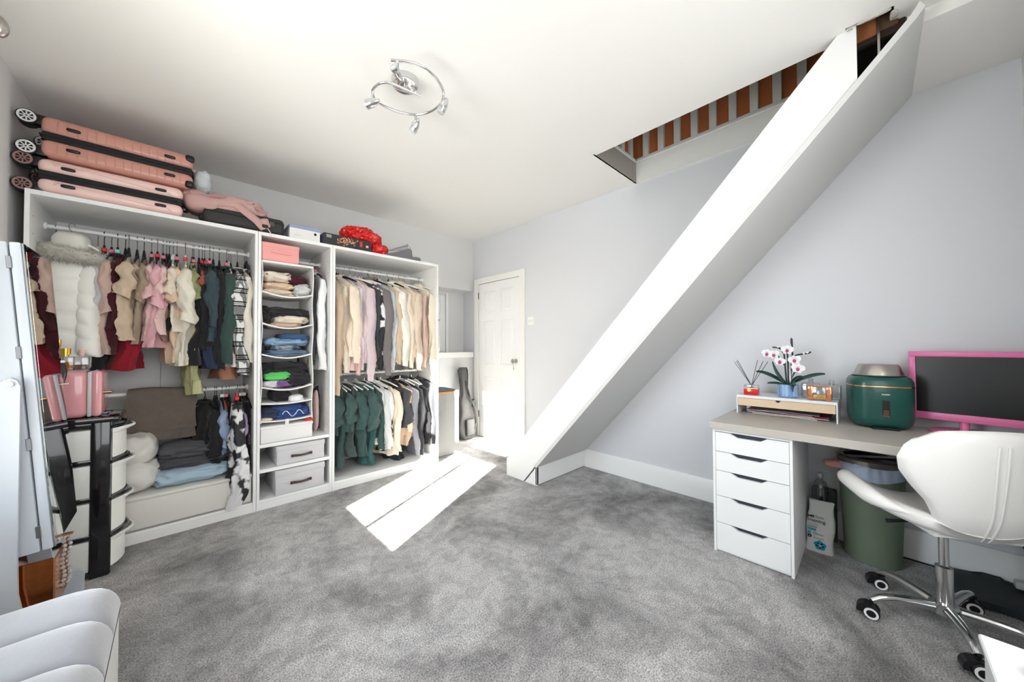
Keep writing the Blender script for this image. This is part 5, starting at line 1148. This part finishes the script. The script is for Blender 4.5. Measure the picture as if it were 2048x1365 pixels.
for k in range(5):
    a = a0+k*2*pi/5; d = Vector((cos(a), sin(a), 0))
    pts = [d*.03+Vector((0, 0, .088)), d*.10+Vector((0, 0, .093)), d*.17+Vector((0, 0, .094)), d*.215+Vector((0, 0, .086)), d*.245+Vector((0, 0, .070))]
    B().tube(pts, [.020, .018, .0165, .016, .013], 14).obj('star_arm', CHROME, ch, 70)
    w = d*.247; sw_ = RD(90-30)+.25*sin(k*2.1)
    cs_ = B().cyl(w+Vector((0, 0, .045)), w+Vector((0, 0, .072)), .006, n=8)
    hd = [Vector((.012+.034*cos(t), 0, .026+.034*sin(t))) for t in [pi*q/10-.25 for q in range(12)]]
    R3 = Matrix.Translation(w) @ Matrix.Rotation(sw_, 4, 'Z')
    cs_.loft([[R3 @ (p+Vector((0, y, 0))) for p in hd] for y in (-.020, -.012, .012, .020)])
    co_ = cs_.obj('caster', BLACK, ch, 40)
    for y in (-.019, .019):
        wh = B().lathe([(.0, -.009), (.024, -.009), (.0275, -.004), (.0275, .004), (.024, .009), (0, .009)], (0, 0, 0), 24, Matrix.Rotation(pi/2, 3, 'X')).xf(Matrix.Translation(w+Vector((0, 0, .0275))) @ Matrix.Rotation(sw_, 4, 'Z') @ Matrix.Translation((0, y, 0))).obj('wheel', BLACK, co_)
        sgn = 1 if y > 0 else -1
        B().ring([(.015, 0), (.0225, 0), (.0225, .003), (.015, .003)], (0, 0, 0), 24, Matrix.Rotation(-sgn*pi/2, 3, 'X')).xf(Matrix.Translation(w+Vector((0, 0, .0275))) @ Matrix.Rotation(sw_, 4, 'Z') @ Matrix.Translation((0, y+sgn*.0085, 0))).obj('white_ring', GLOSSW, co_)
# white side table at the lower right corner
wt = thing('side_table', 'white low drawer table in the lower right corner beside the chair', 'table', (1.66, -3.40, 0))
WT = M('table_white', (226, 228, 228), .3)
B().box((-.26, -.17, .484), (.26, .175, .50), .003, 1).obj('table_top', WT, wt)
B().box((-.25, -.165, .0), (.25, .168, .482), .002, 1).obj('table_body', WT, wt)
for z in (.33, .17): B().box((-.252, -.166, z), (.252, .1695, z+.004)).obj('drawer_gap', M('gap_grey', (120, 122, 124), .6), wt, 0)
or_ = thing('crystal_knob', 'clear and chrome knob shaped ornament on the white side table', 'ornament', (1.82, -3.292, .50))
B().lathe([(.0, 0), (.020, 0), (.020, .005), (.008, .009), (.008, .014), (.018, .022), (.019, .032), (.012, .040), (0, .042)], (0, 0, 0), 10).obj('glass_knob', M('frosted_crystal', (232, 232, 222), .15, tr=.3), or_, 20)
B().cyl((0, -.03, .02), (0, -.055, .02), .012, n=14).obj('chrome_end', CHROME, or_)
# ------------------------------------------------------------------ laundry hamper and guitar bag
hm = thing('laundry_hamper', 'tall grey fabric laundry hamper with wooden rim beside right wardrobe', 'hamper', (2.70, .28, 0))
HG = M('hamper_grey', (168, 168, 164), .9, bump=.3, bs=14)
B().loft([[Vector((x+.004*noise.noise(Vector((z*7, x*5, y*5))), y+.008*noise.noise(Vector((z*5, x*9, 2))), z)) for x, y in [(-.15+.3*k/8, -.133) for k in range(8)]+[(.15, -.133+.266*k/6) for k in range(6)]+[(.15-.3*k/8, .133) for k in range(8)]+[(-.15, .133-.266*k/6) for k in range(6)]] for z in [.005+.66*q/12 for q in range(13)]]).obj('fabric_body', HG, hm, 50)
B().box((-.153, -.137, .662), (.153, .137, .685), .003, 1).obj('wooden_rim', M('rim_wood', (216, 156, 96), .5, 0, .1, 20), hm)
B().sheet(lambda u, v: (-.147+.294*u, -.131+.262*v, .690+.030*sin(pi*u)*sin(pi*v)), 12, 12, .008).obj('lid', M('hamper_lid', (112, 112, 114), .8, bump=.2, bs=30), hm)
gt = thing('guitar_bag', 'grey padded guitar bag leaning on the wall beside the white door', 'guitar case', (3.26, .545, .0), RD(8))
GB = M('gig_bag_grey', (92, 91, 90), .7, 0, .1, 10, .35, 18)
gp = [(.0, .055), (.02, .105), (.08, .142), (.16, .150), (.24, .138), (.31, .110), (.36, .100), (.42, .110), (.47, .104), (.52, .07), (.56, .05), (.66, .046), (.72, .050), (.80, .062), (.87, .062), (.905, .045)]
rings = []
for i, (z, w) in enumerate(gp):
    th = .055 if z < .5 else .034
    if z < .02 or z > .89: th *= .7
    ring = []
    for j in range(24):
        a = 2*pi*j/24
        y = th*math.copysign(abs(sin(a))**.5, sin(a))
        ring.append(Vector((w*math.copysign(abs(cos(a))**.7, cos(a))*(1+.05*noise.noise(Vector((z*14, a, 1)))), y+.012*noise.noise(Vector((z*12, cos(a)*3, sin(a)*2)))+.095*z, z)))
    rings.append(ring)
B().loft(rings).obj('bag_body', GB, gt, 70)
B().tube([(w*.96, -.030+.095*z, z) for z, w in gp[1:]], .006, 7).obj('zip_edge', BLACKR, gt, 80)
B().tube([(.07, -.062, .10), (.10, -.085, .22), (.085, -.07, .36), (.05, -.02, .50), (.03, -.0, .60), (.0, .03, .74)], .012, 8, sx=.4, updir=(1, 0, 0)).obj('strap', DARK, gt, 80)
B().lump((.105, -.01, .44), (.03, .02, .05), amp=.2, fs=20).obj('handle_loop', DARK, gt, 80)
B().box((-.07, -.075, .05), (.07, -.045, .26), .02, 3).obj('front_pocket', GB, gt, 50)
# ------------------------------------------------------------------ spiral ceiling lamp
lp = thing('ceiling_lamp', 'chrome spiral ceiling lamp with four spots in mid ceiling', 'ceiling lamp', (1.45, -1.345, H))
O = Vector((1.45, -1.345, H))
B().lathe([(.0, .0), (.070, .0), (.070, -.020), (.064, -.034), (.03, -.040), (0, -.041)], (0, 0, 0), 32).obj('ceiling_base', CHROME, lp)
px = [(841, 192), (816, 181), (791, 170), (777, 165.5), (766, 165), (754, 170), (745.5, 180), (746.5, 192), (756, 205), (774, 215), (791, 222), (808, 226.5), (824, 229), (838, 229), (856, 225), (870, 218), (879, 210), (885, 200), (887, 190), (886, 180), (881, 169), (873, 157), (864, 147.5), (853, 138.5), (842, 132), (830, 127), (816, 123.5), (800, 121.5), (782, 120.5)]
ZT = 2.515
pts = [at(u, v, 2, ZT)-O for u, v in px]
def crom(P, k=4):
    out = []
    for i in range(len(P)-1):
        a, b_, c, d = P[max(i-1, 0)], P[i], P[i+1], P[min(i+2, len(P)-1)]
        for q in range(k):
            t = q/k; out.append(.5*((2*b_)+(c-a)*t+(2*a-5*b_+4*c-d)*t*t+(3*b_-a-3*c+d)*t**3))
    return out+[P[-1]]
B().tube(crom(pts), .0068, 12).obj('spiral_tube', CHROME, lp, 80)
for q in (.25, .6): 
    p = pts[1]*(1-q)+pts[3]*q; B().cyl((p.x, p.y, p.z), (p.x*.6, p.y*.6, -.036), .005, n=10).obj('support', CHROME, lp)
for (u, v), (dr, du, df_) in (((745.5, 182), (-.95, -.12, .25)), ((831, 229), (-.50, -.70, .30)), ((887, 188), (-.45, -.75, .1)), ((795, 121), (-.30, .35, -.85))):
    p = at(u, v, 2, ZT)-O; e = p+Vector((0, 0, -.062))
    B().cyl(p, e, .0065, n=10).obj('stem', CHROME, lp)
    d = (RT*dr+UP*du+fw*df_).normalized()
    q = Vector((0, 0, 1)).rotation_difference(d).to_matrix() @ Matrix.Scale(.8 if dr < -.4 else .66, 3)
    hd_ = B().lathe([(.0, -.052), (.008, -.050), (.018, -.034), (.026, -.010), (.029, .012), (.0265, .014), (.0265, .018), (.029, .020), (.0265, .022), (.0265, .026), (.029, .028), (.029, .042), (.026, .042), (.024, .02)], e, 26, q).obj('spot_head', CHROME, lp, 40)
    B().lathe([(.0, .036), (.024, .036), (.027, .040), (.027, .050), (.020, .054), (0, .055)], e, 22, q).obj('spot_lens', M('frosted_lens', (226, 228, 226), .25, tr=.4), hd_, 40)
lq = thing('spot_lamp', 'metal spot lamp end at the upper left edge near the ceiling', 'lamp', tuple(at(3, 46, 2, 2.50)))
B().lump((-.005, -.005, -.02), (.026, .026, .044), (1, 1), 0, nu=20, nv=14).obj('spot_head', STEEL, lq, 80)
B().cyl((-.015, 0, .01), (-.02, 0, .095), .006, n=10).obj('stem', STEEL, lq)
